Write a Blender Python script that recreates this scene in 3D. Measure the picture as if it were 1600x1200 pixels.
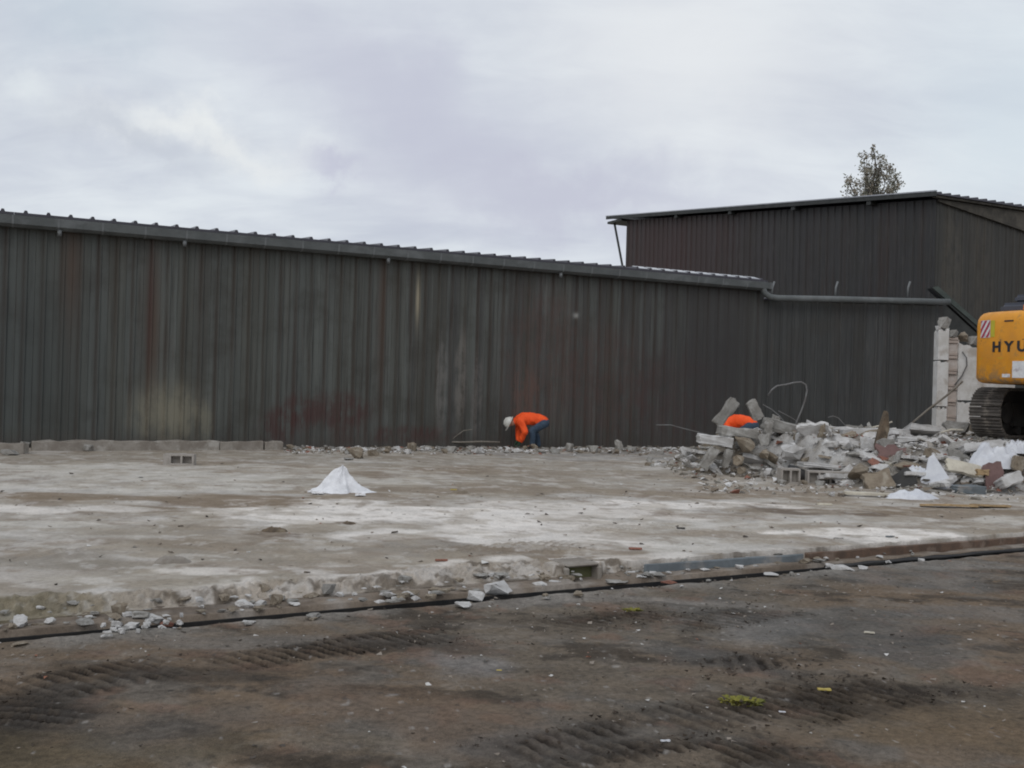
import bpy, bmesh, math, random
import numpy as np
from mathutils import Vector, Matrix, Quaternion

for o in list(bpy.data.objects):
    bpy.data.objects.remove(o)
S = bpy.context.scene
COL = S.collection
R = math.radians
rnd = random.Random(7)

# ------------------------------------------------------------------ camera
EYE = 1.5
F = 1600.0                       # focal length in pixels of the 1600 px wide photograph
ROLL = 0.028
PITCH = 6.0 / F
X3 = Vector((1, 0, 0))
FW = Vector((0, math.cos(PITCH), math.sin(PITCH)))
UP = Vector((0, -math.sin(PITCH), math.cos(PITCH)))
CR = X3 * math.cos(ROLL) + UP * math.sin(ROLL)
CU = -X3 * math.sin(ROLL) + UP * math.cos(ROLL)
CAMP = Vector((0, 0, EYE))
cd = bpy.data.cameras.new('camera')
cam = bpy.data.objects.new('camera', cd)
COL.objects.link(cam)
m = Matrix.Identity(4)
for i in range(3):
    m[i][0], m[i][1], m[i][2], m[i][3] = CR[i], CU[i], -FW[i], CAMP[i]
cam.matrix_world = m
cd.sensor_width = 36
cd.lens = 36
cd.clip_start = 0.05
cd.clip_end = 2000
S.camera = cam


def ray(px, py):
    x, y = (px - 800) / F, (600 - py) / F
    return CR * x + CU * y + FW


def at(px, py, z=0.0):
    """point of the level z seen at a spot of the photograph"""
    d = ray(px, py)
    return CAMP + d * ((z - EYE) / d.z)


def far(px, py, y):
    """point at distance y seen at a spot of the photograph"""
    d = ray(px, py)
    return CAMP + d * (y / d.y)


# ------------------------------------------------------------------ light
SUN_EL, SUN_AZ = R(42), R(200)
w = bpy.data.worlds.new('World')
S.world = w
w.use_nodes = True
sl = bpy.data.lights.new('sun', 'SUN')
sl.energy = 0.8
sl.angle = R(40)
sl.color = (1, 0.97, 0.93)
sun = bpy.data.objects.new('sun', sl)
COL.objects.link(sun)
# the lamp's direction: azimuth measured from +Y clockwise
sd = Vector((math.sin(SUN_AZ) * math.cos(SUN_EL), math.cos(SUN_AZ) * math.cos(SUN_EL), math.sin(SUN_EL)))
sun.rotation_euler = (-sd).to_track_quat('-Z', 'Y').to_euler()
sun.location = sd * 60
S.view_settings.view_transform = 'Standard'
S.view_settings.look = 'None'
S.view_settings.exposure = 0.0
S.view_settings.gamma = 1.0
S.view_settings.use_curve_mapping = False
S.cycles.filter_width = 1.95
S.cycles.max_bounces = 6
S.cycles.use_denoising = True


# ------------------------------------------------------------------ node helper
class G:
    def __init__(s, tree):
        s.t = tree
        tree.nodes.clear()

    def n(s, typ, ins=None, out=0, **props):
        nd = s.t.nodes.new(typ)
        for k, v in props.items():
            setattr(nd, k, v)
        for k, v in (ins or {}).items():
            if isinstance(v, bpy.types.NodeSocket):
                s.t.links.new(v, nd.inputs[k])
            else:
                nd.inputs[k].default_value = v
        return nd.outputs[out] if len(nd.outputs) else None

    def m(s, op, a, b=0.0, c=0.0, clamp=False):
        return s.n('ShaderNodeMath', {0: a, 1: b, 2: c}, operation=op, use_clamp=clamp)

    def add(s, a, b): return s.m('ADD', a, b)
    def sub(s, a, b): return s.m('SUBTRACT', a, b)
    def mul(s, a, b): return s.m('MULTIPLY', a, b)

    def v(s, op, a, b=(0, 0, 0), out=0):
        return s.n('ShaderNodeVectorMath', {0: a, 1: b}, out=out, operation=op)

    def dot(s, a, b): return s.v('DOT_PRODUCT', a, b, out=1)

    def mix(s, f, a, b, blend='MIX'):
        nd = s.t.nodes.new('ShaderNodeMix')
        nd.data_type = 'RGBA'
        nd.blend_type = blend
        nd.clamp_factor = True
        for i, v in ((0, f), (6, a), (7, b)):
            if isinstance(v, bpy.types.NodeSocket):
                s.t.links.new(v, nd.inputs[i])
            else:
                if i and len(v) == 3:
                    v = (*v, 1)
                nd.inputs[i].default_value = v
        return nd.outputs[2]

    def noise(s, vec, scale, detail=4, rough=0.55, dist=0.0):
        return s.n('ShaderNodeTexNoise', {'Vector': vec, 'Scale': scale, 'Detail': detail, 'Roughness': rough, 'Distortion': dist})

    def ramp(s, f, lo, hi, a=0.0, b=1.0):
        return s.n('ShaderNodeMapRange', {0: f, 1: lo, 2: hi, 3: a, 4: b}, interpolation_type='SMOOTHSTEP')

    def xyz(s, x, y, z): return s.n('ShaderNodeCombineXYZ', {0: x, 1: y, 2: z})

    def pos(s): return s.n('ShaderNodeNewGeometry')

    def obj(s): return s.n('ShaderNodeTexCoord', out=3)

    def rand(s): return s.n('ShaderNodeObjectInfo', out=5)

    def gauss(s, u, v, u0, v0, su, sv):
        a = s.mul(s.sub(u, u0), 1 / su)
        b = s.mul(s.sub(v, v0), 1 / sv)
        d = s.add(s.mul(a, a), s.mul(b, b))
        return s.m('EXPONENT', s.mul(d, -1.0))

    def finish(s, color, rough=0.85, bump=None, bstr=0.3, bdist=0.02, metal=0.0, spec=0.3, **extra):
        ins = {'Base Color': color, 'Roughness': rough, 'Metallic': metal, 'Specular IOR Level': spec}
        if isinstance(color, tuple) and len(color) == 3:
            ins['Base Color'] = (*color, 1)
        if bump is not None:
            ins['Normal'] = s.n('ShaderNodeBump', {'Height': bump, 'Strength': bstr, 'Distance': bdist})
        for k, v in extra.items():
            ins[k] = v
        b = s.n('ShaderNodeBsdfPrincipled', ins)
        s.n('ShaderNodeOutputMaterial', {0: b})


def mat(name):
    mt = bpy.data.materials.new(name)
    mt.use_nodes = True
    return mt, G(mt.node_tree)


# ------------------------------------------------------------------ sky
g = G(w.node_tree)
dirv = g.v('NORMALIZE', g.n('ShaderNodeTexCoord', out=0))
sp = w.node_tree.nodes.new('ShaderNodeSeparateXYZ')
w.node_tree.links.new(dirv, sp.inputs[0])
zz = g.m('MAXIMUM', sp.outputs[2], 0.0)
k = g.m('DIVIDE', 1.0, g.add(zz, 0.30))
cp = g.xyz(g.mul(sp.outputs[0], k), g.mul(sp.outputs[1], k), 0.0)
big = g.noise(g.v('MULTIPLY', cp, (0.8, 1.5, 1)), 1.15, 5, 0.52, 0.4)
fine = g.noise(g.v('MULTIPLY', cp, (1.0, 2.0, 1)), 4.2, 6, 0.58, 0.5)
dens = g.add(g.mul(big, 0.72), g.mul(fine, 0.28))
dark = g.ramp(dens, 0.36, 0.66)
skyc = g.mix(dark, (0.81, 0.86, 0.90), (0.58, 0.62, 0.71))


def sky_blob(c0, c1, width, seed):
    """soft cloud feature between two directions of the sky"""
    a, b = ray(*c0).normalized(), ray(*c1).normalized()
    mid = ((a + b) / 2).normalized()
    e1 = (b - a).normalized()
    e2 = mid.cross(e1).normalized()
    ln = (b - a).length / 2
    wb = g.sub(g.noise(dirv, 9 + seed, 5, 0.6), 0.5)
    p = g.add(g.dot(dirv, tuple(e1)), g.mul(wb, 0.05))
    q = g.add(g.dot(dirv, tuple(e2)), g.mul(wb, 0.13))
    return g.mul(g.gauss(p, q, mid.dot(e1), mid.dot(e2), ln, width), g.ramp(g.dot(dirv, tuple(mid)), 0.3, 0.6))


skyc = g.mix(g.mul(sky_blob((820, 60), (1330, 110), 0.10, 0), 0.75), skyc, (0.86, 0.88, 0.90))
skyc = g.mix(g.mul(sky_blob((380, 20), (900, 330), 0.06, 1), 0.85), skyc, (0.575, 0.592, 0.70))
skyc = g.mix(g.mul(sky_blob((0, 40), (260, 10), 0.035, 2), 0.6), skyc, (0.52, 0.60, 0.69))
skyc = g.mix(g.mul(sky_blob((150, 165), (470, 255), 0.017, 3), 0.75), skyc, (0.90, 0.92, 0.91))
skyc = g.mix(g.mul(sky_blob((0, 140), (90, 160), 0.018, 4), 0.5), skyc, (0.86, 0.91, 0.92))
skyc = g.mix(g.mul(sky_blob((60, 185), (330, 240), 0.015, 5), 0.75), skyc, (0.60, 0.64, 0.71))
skyc = g.mix(g.mul(sky_blob((480, 245), (570, 285), 0.014, 6), 0.75), skyc, (0.57, 0.58, 0.70))
skyc = g.mix(g.mul(sky_blob((1480, 60), (1700, 330), 0.08, 7), 0.6), skyc, (0.66, 0.75, 0.82))
skyc = g.mix(g.mul(sky_blob((650, 290), (1150, 300), 0.035, 8), 0.8), skyc, (0.57, 0.582, 0.69))
nish = g.n('ShaderNodeTexSky', sky_type='NISHITA', sun_disc=False, sun_elevation=SUN_EL, sun_rotation=SUN_AZ)
b1 = g.n('ShaderNodeBackground', {0: nish, 1: 0.05})
b2 = g.n('ShaderNodeBackground', {0: skyc, 1: 1.0})
ms = g.n('ShaderNodeMixShader', {0: 0.93, 1: b1, 2: b2})
g.n('ShaderNodeOutputWorld', {0: ms})


# ------------------------------------------------------------------ mesh helpers
def tag(o, label=None, cat=None, group=None, kind=None):
    if label: o['label'] = label
    if cat: o['category'] = cat
    if group: o['group'] = group
    if kind: o['kind'] = kind
    return o


def link(o, parent=None):
    COL.objects.link(o)
    if parent is not None:
        o.parent = parent
    return o


def empty(name, loc=(0, 0, 0), rz=0.0, **t):
    o = bpy.data.objects.new(name, None)
    o.empty_display_size = 0.2
    o.location = loc
    o.rotation_euler = (0, 0, rz)
    link(o)
    tag(o, **t)
    return o


class MB:
    def __init__(s):
        s.v, s.f = [], []

    def add(s, vs, fs, M=None):
        b = len(s.v)
        s.v += [tuple(M @ Vector(p)) if M is not None else tuple(p) for p in vs]
        s.f += [tuple(i + b for i in f) for f in fs]
        return s

    def box(s, x0, x1, y0, y1, z0, z1, M=None):
        vs = [(x, y, z) for z in (z0, z1) for y in (y0, y1) for x in (x0, x1)]
        return s.add(vs, [(0, 2, 3, 1), (4, 5, 7, 6), (0, 1, 5, 4), (2, 6, 7, 3), (0, 4, 6, 2), (1, 3, 7, 5)], M)

    def prism(s, poly, a, b, axis='y', M=None):
        """polygon extruded from a to b along an axis; the polygon's two numbers are the other axes in order"""
        def P(p, t):
            return {'x': (t, p[0], p[1]), 'y': (p[0], t, p[1]), 'z': (p[0], p[1], t)}[axis]
        n = len(poly)
        vs = [P(p, a) for p in poly] + [P(p, b) for p in poly]
        fs = [tuple(range(n)), tuple(range(2 * n - 1, n - 1, -1))]
        fs += [(i, i + n, (i + 1) % n + n, (i + 1) % n) for i in range(n)]
        return s.add(vs, fs, M)

    def cyl(s, c0, c1, r0, r1=None, n=14, caps=True):
        return s.tube([c0, c1], [r0, r0 if r1 is None else r1], n, caps)

    def tube(s, pts, rad, n=8, caps=True):
        pts = [Vector(p) for p in pts]
        if not isinstance(rad, (list, tuple)):
            rad = [rad] * len(pts)
        b = len(s.v)
        prev = None
        for i, p in enumerate(pts):
            t = (pts[min(i + 1, len(pts) - 1)] - pts[max(i - 1, 0)]).normalized()
            if prev is None:
                a = t.orthogonal().normalized()
            else:
                a = (prev - t * prev.dot(t)).normalized()
            prev = a
            c = t.cross(a)
            for j in range(n):
                an = 2 * math.pi * j / n
                s.v.append(tuple(p + (a * math.cos(an) + c * math.sin(an)) * rad[i]))
        for i in range(len(pts) - 1):
            for j in range(n):
                q = b + i * n
                s.f.append((q + j, q + (j + 1) % n, q + n + (j + 1) % n, q + n + j))
        if caps:
            s.f.append(tuple(b + j for j in range(n - 1, -1, -1)))
            s.f.append(tuple(b + (len(pts) - 1) * n + j for j in range(n)))
        return s

    def mesh(s, name, mt, smooth=False, bevel=0.0, seg=2):
        me = bpy.data.meshes.new(name)
        me.from_pydata(s.v, [], s.f)
        bm = bmesh.new()
        bm.from_mesh(me)
        bmesh.ops.recalc_face_normals(bm, faces=bm.faces)
        if bevel > 0:
            es = [e for e in bm.edges if len(e.link_faces) == 2 and e.calc_face_angle(0) > 0.6]
            bmesh.ops.bevel(bm, geom=es, offset=bevel, segments=seg, affect='EDGES', clamp_overlap=True)
        bm.to_mesh(me)
        bm.free()
        if mt: me.materials.append(mt)
        if smooth:
            me.polygons.foreach_set('use_smooth', [True] * len(me.polygons))
        return me

    def build(s, name, mt, parent=None, smooth=False, bevel=0.0, seg=2):
        o = bpy.data.objects.new(name, s.mesh(name, mt, smooth, bevel, seg))
        return link(o, parent)


def inst(name, me, parent=None, M=None):
    o = bpy.data.objects.new(name, me)
    link(o, parent)
    if M is not None:
        o.matrix_local = M
    return o


def sharp(me, ang=35):
    me.set_sharp_from_angle(angle=R(ang))


# numpy value noise
def _h(i, j, seed):
    n = (i.astype(np.int64) * 374761393 + j.astype(np.int64) * 668265263 + seed * 974634777) & 0xFFFFFFFF
    n = ((n ^ (n >> 13)) * 1274126177) & 0xFFFFFFFF
    n = (n ^ (n >> 16)) & 0xFFFF
    return n / 65535.0


def vn(x, y, seed=0):
    xi, yi = np.floor(x), np.floor(y)
    fx, fy = x - xi, y - yi
    fx, fy = fx * fx * (3 - 2 * fx), fy * fy * (3 - 2 * fy)
    a, b = _h(xi, yi, seed), _h(xi + 1, yi, seed)
    c, d = _h(xi, yi + 1, seed), _h(xi + 1, yi + 1, seed)
    return (a * (1 - fx) + b * fx) * (1 - fy) + (c * (1 - fx) + d * fx) * fy


def fbm(x, y, seed=0, oct=4, gain=0.5):
    t, amp, tot = 0, 1, 0
    for k in range(oct):
        t = t + amp * vn(x * 2 ** k + 17.3 * k, y * 2 ** k - 9.1 * k, seed + k)
        tot += amp
        amp *= gain
    return t / tot


def sstep(x, a, b):
    t = np.clip((x - a) / (b - a), 0, 1)
    return t * t * (3 - 2 * t)


def grid_object(name, X, Y, Z, mt, cols=None, smooth=True):
    """one sheet over 2-D arrays of points; cols: {attribute: array}"""
    nr, nc = X.shape
    me = bpy.data.meshes.new(name)
    co = np.stack([X, Y, Z], -1).reshape(-1, 3).astype(np.float32)
    idx = np.arange(nr * nc).reshape(nr, nc)
    q = np.stack([idx[:-1, :-1], idx[:-1, 1:], idx[1:, 1:], idx[1:, :-1]], -1).reshape(-1, 4)
    me.vertices.add(len(co))
    me.vertices.foreach_set('co', co.ravel())
    me.loops.add(q.size)
    me.loops.foreach_set('vertex_index', q.ravel().astype(np.int32))
    me.polygons.add(len(q))
    me.polygons.foreach_set('loop_start', np.arange(0, q.size, 4, dtype=np.int32))
    me.polygons.foreach_set('loop_total', np.full(len(q), 4, dtype=np.int32))
    me.update(calc_edges=True)
    if smooth:
        me.polygons.foreach_set('use_smooth', np.ones(len(q), dtype=bool))
    for k, c in (cols or {}).items():
        at_ = me.attributes.new(k, 'FLOAT_COLOR', 'POINT')
        rgba = np.ones((nr * nc, 4), dtype=np.float32)
        rgba[:, :3] = c.reshape(-1, 3)
        at_.data.foreach_set('color', rgba.ravel())
    me.materials.append(mt)
    return link(bpy.data.objects.new(name, me))


# ------------------------------------------------------------------ materials
def steel(name, base, base2, org, ax, rust=0.5, blobs=(), rough=0.6, rib=None):
    """weathered corrugated steel: streaks run down the sheet, stains sit at measured spots (u along the wall, v up)"""
    mt, g = mat(name)
    p = g.v('SUBTRACT', g.pos(), tuple(org))
    u = g.dot(p, tuple(ax))
    v = g.dot(p, (0, 0, 1))
    st = g.noise(g.xyz(g.mul(u, 5.5), g.mul(v, 0.16), 0.0), 1.0, 5, 0.62)
    st2 = g.noise(g.xyz(g.mul(u, 1.7), g.mul(v, 0.10), 3.0), 1.0, 4, 0.6)
    st3 = g.noise(g.xyz(g.mul(u, 16.0), g.mul(v, 0.5), 7.0), 1.0, 4, 0.65)
    blot = g.noise(g.xyz(u, v, 5.0), 1.3, 6, 0.65)
    brkn = g.add(g.add(g.mul(g.noise(g.xyz(g.mul(u, 2.2), g.mul(v, 1.3), 15.0), 1.6, 6, 0.7), 0.5), g.mul(st3, 0.25)), g.mul(st, 0.25))
    c = g.mix(g.ramp(u, 5.0, 14.0), base, base2)
    c = g.mix(g.ramp(st, 0.40, 0.68), c, tuple(min(1, x * 1.5) for x in base))
    c = g.mix(g.mul(g.ramp(st2, 0.50, 0.74), 0.8), c, tuple(x * y for x, y in zip(base2, (0.95, 0.85, 0.72))))
    c = g.mix(g.mul(g.ramp(st3, 0.52, 0.68), 0.65), c, (0.030, 0.028, 0.026))
    st4 = g.noise(g.xyz(g.mul(u, 38.0), g.mul(v, 1.2), 17.0), 1.0, 3, 0.6)
    c = g.mix(g.mul(g.ramp(st4, 0.52, 0.70), 0.4), c, (0.105, 0.100, 0.092))
    grime = g.noise(g.xyz(g.mul(u, 0.8), g.mul(v, 0.8), 27.0), 1.0, 6, 0.68)
    c = g.mix(g.mul(g.ramp(grime, 0.48, 0.66), 0.5), c, (0.040, 0.036, 0.031))
    rs = g.noise(g.xyz(g.mul(u, 2.6), g.mul(v, 0.13), 11.0), 1.0, 5, 0.7)
    c = g.mix(g.mul(g.ramp(rs, 0.57, 0.74), rust), c, (0.090, 0.048, 0.034))
    c = g.mix(g.mul(g.rand(), 0.25), c, (0.040, 0.043, 0.040))
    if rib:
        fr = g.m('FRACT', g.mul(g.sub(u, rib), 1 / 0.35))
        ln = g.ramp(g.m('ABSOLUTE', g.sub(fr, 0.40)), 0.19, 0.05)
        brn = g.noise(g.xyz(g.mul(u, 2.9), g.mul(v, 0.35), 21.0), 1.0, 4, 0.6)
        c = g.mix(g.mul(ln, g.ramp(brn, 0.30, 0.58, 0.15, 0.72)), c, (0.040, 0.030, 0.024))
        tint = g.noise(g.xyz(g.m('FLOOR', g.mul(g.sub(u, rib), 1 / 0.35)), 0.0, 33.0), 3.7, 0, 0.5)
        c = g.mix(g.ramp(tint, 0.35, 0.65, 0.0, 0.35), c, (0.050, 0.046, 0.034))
    for (u0, v0, su, sv, colr, f, brk) in blobs:
        q = g.gauss(u, v, u0, v0, su, sv)
        if brk:
            q = g.mul(g.ramp(q, 0.10, 0.62), g.ramp(brkn, 0.42, 0.56))
        c = g.mix(g.mul(q, f), c, colr)
    # splashed dirt along the foot
    foot = g.mul(g.ramp(g.add(v, g.mul(blot, 0.6)), 0.75, 0.25), 0.55)
    c = g.mix(foot, c, (0.060, 0.050, 0.044))
    g.finish(c, rough, blot, 0.15, 0.02, metal=0.0, spec=0.32)
    return mt


def simple(name, c1, c2, scale=6, rough=0.8, bump=0.3, bd=0.01, metal=0.0, spec=0.3, var=0.0, c3=None, detail=5):
    mt, g = mat(name)
    p = g.obj()
    n1 = g.noise(p, scale, detail, 0.6)
    n2 = g.noise(p, scale * 6, 4, 0.65)
    c = g.mix(g.ramp(g.add(g.mul(n1, 0.7), g.mul(n2, 0.3)), 0.36, 0.64), c1, c2)
    if c3: c = g.mix(g.ramp(g.noise(g.v('ADD', p, (5, 2, 9)), scale * 0.7, 4, 0.6), 0.52, 0.68), c, c3)
    if var: c = g.mix(g.mul(g.rand(), var), c, tuple(x * 0.45 for x in c1))
    g.finish(c, rough, g.add(n1, g.mul(n2, 0.5)), bump, bd, metal, spec)
    return mt


M_CONC = simple('concrete_rubble', (0.36, 0.345, 0.32), (0.22, 0.205, 0.185), 5, 0.95, 0.6, 0.02, var=0.55, c3=(0.46, 0.45, 0.43))
M_TAN = simple('tan_stone', (0.30, 0.25, 0.19), (0.20, 0.16, 0.12), 6, 0.95, 0.6, 0.02, var=0.5, c3=(0.36, 0.32, 0.26))
M_PLAS = simple('white_plaster', (0.62, 0.61, 0.60), (0.46, 0.44, 0.42), 5, 0.95, 0.5, 0.015, var=0.35)
M_WHITE = simple('white_sheeting', (0.66, 0.67, 0.70), (0.54, 0.55, 0.59), 4, 0.7, 0.25, 0.01)
M_POWDER = simple('white_powder', (0.80, 0.80, 0.82), (0.64, 0.64, 0.66), 9, 0.95, 0.8, 0.02, c3=(0.82, 0.82, 0.84), detail=8)
M_RED = simple('red_brown_board', (0.20, 0.125, 0.115), (0.145, 0.09, 0.085), 5, 0.85, 0.25, 0.006)
M_BRICK = simple('red_brick', (0.30, 0.135, 0.095), (0.20, 0.10, 0.08), 9, 0.95, 0.5, 0.01, var=0.4)
M_WOOD = simple('old_wood', (0.155, 0.115, 0.08), (0.08, 0.062, 0.046), 7, 0.9, 0.5, 0.01, c3=(0.22, 0.18, 0.13))
M_OSB = simple('tan_board', (0.42, 0.30, 0.17), (0.30, 0.21, 0.12), 9, 0.9, 0.3, 0.01)
M_PALE = simple('pale_timber', (0.58, 0.54, 0.45), (0.44, 0.40, 0.33), 6, 0.85, 0.2, 0.006)
M_BLUEG = simple('blue_grey_paint', (0.155, 0.175, 0.19), (0.115, 0.13, 0.14), 5, 0.8, 0.3, 0.008, c3=(0.24, 0.23, 0.22))
M_DARKS = simple('dark_sheet', (0.035, 0.035, 0.037), (0.06, 0.057, 0.053), 5, 0.75, 0.4, 0.01)
M_RUST = simple('rusty_steel', (0.135, 0.085, 0.060), (0.085, 0.060, 0.046), 7, 0.85, 0.4, 0.008, c3=(0.19, 0.14, 0.11))
M_LEDGE = simple('dirty_ledge', (0.20, 0.165, 0.135), (0.135, 0.11, 0.09), 6, 0.95, 0.5, 0.01, c3=(0.28, 0.25, 0.22))
M_SLOT = simple('slot_shade_dark', (0.018, 0.018, 0.02), (0.03, 0.028, 0.026), 6, 0.9, 0.2, 0.005)  # near black puts the slot's shade into the colour; the rail shares it
M_CURB = simple('old_concrete', (0.275, 0.25, 0.22), (0.19, 0.165, 0.14), 4, 0.95, 0.6, 0.015, c3=(0.36, 0.34, 0.31))
M_BLOCK = simple('concrete_block', (0.40, 0.37, 0.34), (0.31, 0.28, 0.25), 12, 0.95, 0.5, 0.008, var=0.2)
M_WIRE = simple('bent_wire', (0.20, 0.20, 0.20), (0.13, 0.12, 0.115), 9, 0.6, 0.1, 0.003, metal=0.3)
M_TWIG = simple('dry_twig', (0.24, 0.22, 0.19), (0.16, 0.14, 0.115), 9, 0.9, 0.2, 0.004)
M_GUT = simple('zinc_gutter', (0.112, 0.120, 0.120), (0.085, 0.092, 0.092), 2.2, 0.55, 0.15, 0.01, metal=0.0, spec=0.4, c3=(0.135, 0.143, 0.145))
M_GUTL = simple('zinc_strap', (0.165, 0.172, 0.175), (0.13, 0.137, 0.14), 5, 0.5, 0.1, 0.005, spec=0.4)
M_ROOF = simple('roof_steel', (0.050, 0.044, 0.060), (0.036, 0.032, 0.042), 2.0, 0.35, 0.1, 0.01, metal=0.0, spec=0.6)
M_GLEAM = simple('eave_gleam_pale', (0.42, 0.43, 0.46), (0.34, 0.35, 0.38), 2.0, 0.25, 0.1, 0.01, spec=0.7)  # pale tone stands in for sky reflected along the eave
M_VERGE = simple('verge_trim', (0.40, 0.41, 0.44), (0.32, 0.33, 0.36), 2.0, 0.5, 0.1, 0.01, spec=0.5)
M_SOFF = simple('roof_underside', (0.10, 0.09, 0.075), (0.05, 0.046, 0.04), 2.5, 0.9, 0.2, 0.01)
M_DSTEEL = simple('dark_steel', (0.05, 0.052, 0.05), (0.032, 0.034, 0.033), 4, 0.6, 0.2, 0.006)
mt, g = mat('digger_yellow')
M_YEL = mt
p = g.obj()
y1 = g.noise(p, 1.6, 5, 0.6)
y2 = g.noise(p, 7.0, 6, 0.7)
y3 = g.noise(g.v('MULTIPLY', p, (1, 1, 0.25)), 14.0, 5, 0.65)
c = g.mix(g.ramp(y1, 0.35, 0.65), (0.78, 0.335, 0.022), (0.66, 0.27, 0.02))
hz_ = g.dot(p, (0, 0, 1))
low_ = g.ramp(g.add(hz_, g.mul(y2, 0.5)), 1.75, 1.30)
c = g.mix(g.mul(low_, g.ramp(y2, 0.42, 0.60)), c, (0.30, 0.20, 0.11))
c = g.mix(g.mul(g.ramp(y2, 0.54, 0.70), 0.7), c, (0.40, 0.21, 0.06))
c = g.mix(g.mul(g.ramp(y1, 0.55, 0.75), 0.5), c, (0.50, 0.25, 0.06))
c = g.mix(g.mul(g.ramp(y3, 0.62, 0.74), 0.4), c, (0.50, 0.24, 0.05))
g.finish(c, g.ramp(y2, 0.3, 0.7, 0.35, 0.65), y2, 0.06, 0.004, spec=0.45)
M_BLK = simple('black_paint', (0.018, 0.018, 0.022), (0.03, 0.03, 0.034), 3, 0.45, 0.05, 0.003, spec=0.4)
M_TRK = simple('track_steel', (0.15, 0.135, 0.12), (0.085, 0.075, 0.068), 9, 0.7, 0.4, 0.006, metal=0.2, c3=(0.24, 0.21, 0.18))
M_UNDER = simple('oily_steel', (0.03, 0.028, 0.027), (0.05, 0.045, 0.04), 5, 0.7, 0.3, 0.006)
M_STKW = simple('white_decal', (0.72, 0.72, 0.72), (0.60, 0.60, 0.61), 9, 0.5, 0.0, 0.001, c3=(0.40, 0.35, 0.36))
M_STKR = simple('red_decal', (0.42, 0.05, 0.09), (0.36, 0.05, 0.09), 9, 0.5, 0.0, 0.001)
M_STKY = simple('lime_decal', (0.52, 0.46, 0.04), (0.46, 0.40, 0.05), 9, 0.5, 0.0, 0.001)
M_AMB = simple('amber_plastic', (0.85, 0.22, 0.02), (0.75, 0.18, 0.02), 9, 0.3, 0.0, 0.001, spec=0.6)
M_GLASS = simple('dark_glass', (0.02, 0.024, 0.026), (0.026, 0.03, 0.032), 2, 0.08, 0.0, 0.001, spec=0.6)
M_VEST = simple('orange_jacket', (0.95, 0.115, 0.022), (0.84, 0.085, 0.018), 9, 0.75, 0.6, 0.012)
M_JEAN = simple('blue_jeans', (0.055, 0.085, 0.125), (0.035, 0.055, 0.085), 12, 0.9, 0.4, 0.006)
M_BOOT = simple('dark_boots', (0.025, 0.022, 0.022), (0.04, 0.034, 0.03), 9, 0.7, 0.2, 0.004)
M_GLOVE = simple('green_gloves', (0.03, 0.075, 0.04), (0.02, 0.05, 0.03), 14, 0.8, 0.3, 0.004)
M_SKIN = simple('skin', (0.42, 0.24, 0.17), (0.36, 0.20, 0.14), 8, 0.6, 0.1, 0.003)
M_HAT = simple('white_helmet', (0.62, 0.61, 0.57), (0.54, 0.53, 0.49), 5, 0.4, 0.05, 0.003, spec=0.5)
M_HAIR = simple('dark_hair', (0.03, 0.022, 0.017), (0.05, 0.036, 0.026), 20, 0.7, 0.3, 0.004)
M_BARK = simple('bark', (0.10, 0.085, 0.07), (0.06, 0.05, 0.042), 6, 0.95, 0.5, 0.02)
M_YPL = simple('yellow_leaf', (0.24, 0.21, 0.035), (0.13, 0.135, 0.03), 14, 0.8, 0.2, 0.004)
M_STRAW = simple('yellow_chip', (0.50, 0.40, 0.12), (0.40, 0.30, 0.08), 14, 0.8, 0.2, 0.004)

mt, g = mat('leaf')
M_LEAF = mt
ln = g.noise(g.obj(), 3.0, 3, 0.6)
lc = g.mix(g.ramp(ln, 0.35, 0.65), (0.22, 0.225, 0.18), (0.30, 0.26, 0.21))  # leaf tones paled so the colour carries the haze
g.finish(lc, 0.7, None, spec=0.2)


def attr_mat(name, fine_lo, fine_hi, bstr, rough=0.95):
    """ground whose colour comes from the mesh's 'soil' attribute, with finer grain added here"""
    mt, g = mat(name)
    c = g.n('ShaderNodeAttribute', attribute_name='soil')
    p = g.pos()
    n1 = g.noise(p, 3.0, 6, 0.65)
    n2 = g.noise(p, 26.0, 6, 0.7)
    n3 = g.noise(p, 130.0, 3, 0.6)
    f = g.add(g.add(g.mul(n1, 0.3), g.mul(n2, 0.4)), g.mul(n3, 0.3))
    k = g.ramp(f, 0.34, 0.66, fine_lo, fine_hi)
    c = g.v('SCALE', c)
    sc = c.node
    g.t.links.new(k, sc.inputs['Scale'])
    g.finish(c, rough, g.add(n2, g.mul(n3, 0.6)), bstr, 0.02, spec=0.2)
    return mt


M_SLAB = attr_mat('slab_surface', 0.80, 1.30, 0.5)
M_YARD = attr_mat('yard_surface', 0.55, 1.5, 0.8)

# ------------------------------------------------------------------ the setting
K0 = Vector((-3.1, 6.23, 0))
KD = Vector((0.870, 0.493, 0)).normalized()
KN = Vector((-KD.y, KD.x, 0))
YZ = -0.12                                     # the yard lies this much below the slab


def st(p):
    d = Vector((p[0], p[1], 0)) - K0
    return d.dot(KD), d.dot(KN)


def from_st(s, t, z=0.0):
    p = K0 + KD * s + KN * t
    return Vector((p.x, p.y, z))


def spot(px, py, rx, ry, z=0.0):
    """a patch on the ground measured in the photograph: centre and half sizes in metres along X and Y"""
    c = at(px, py, z)
    a, b = at(px, py - ry, z), at(px, py + ry, z)
    return c.x, c.y, rx * c.y / F, max(0.12, (a.y - b.y) / 2)


def patch(X, Y, px, py, rx, ry, z=0.0, warp=None, pw=1.0, slant=0.0):
    cx, cy, ax, ay = spot(px, py, rx, ry, z)
    wx, wy = warp if warp is not None else (0, 0)
    dx, dy = X - cx + wx * ax * 0.9, Y - cy + wy * ay * 1.5
    dy = dy - slant * dx
    d = (dx / ax) ** 2 + (dy / ay) ** 2
    return np.exp(-d ** pw)


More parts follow.
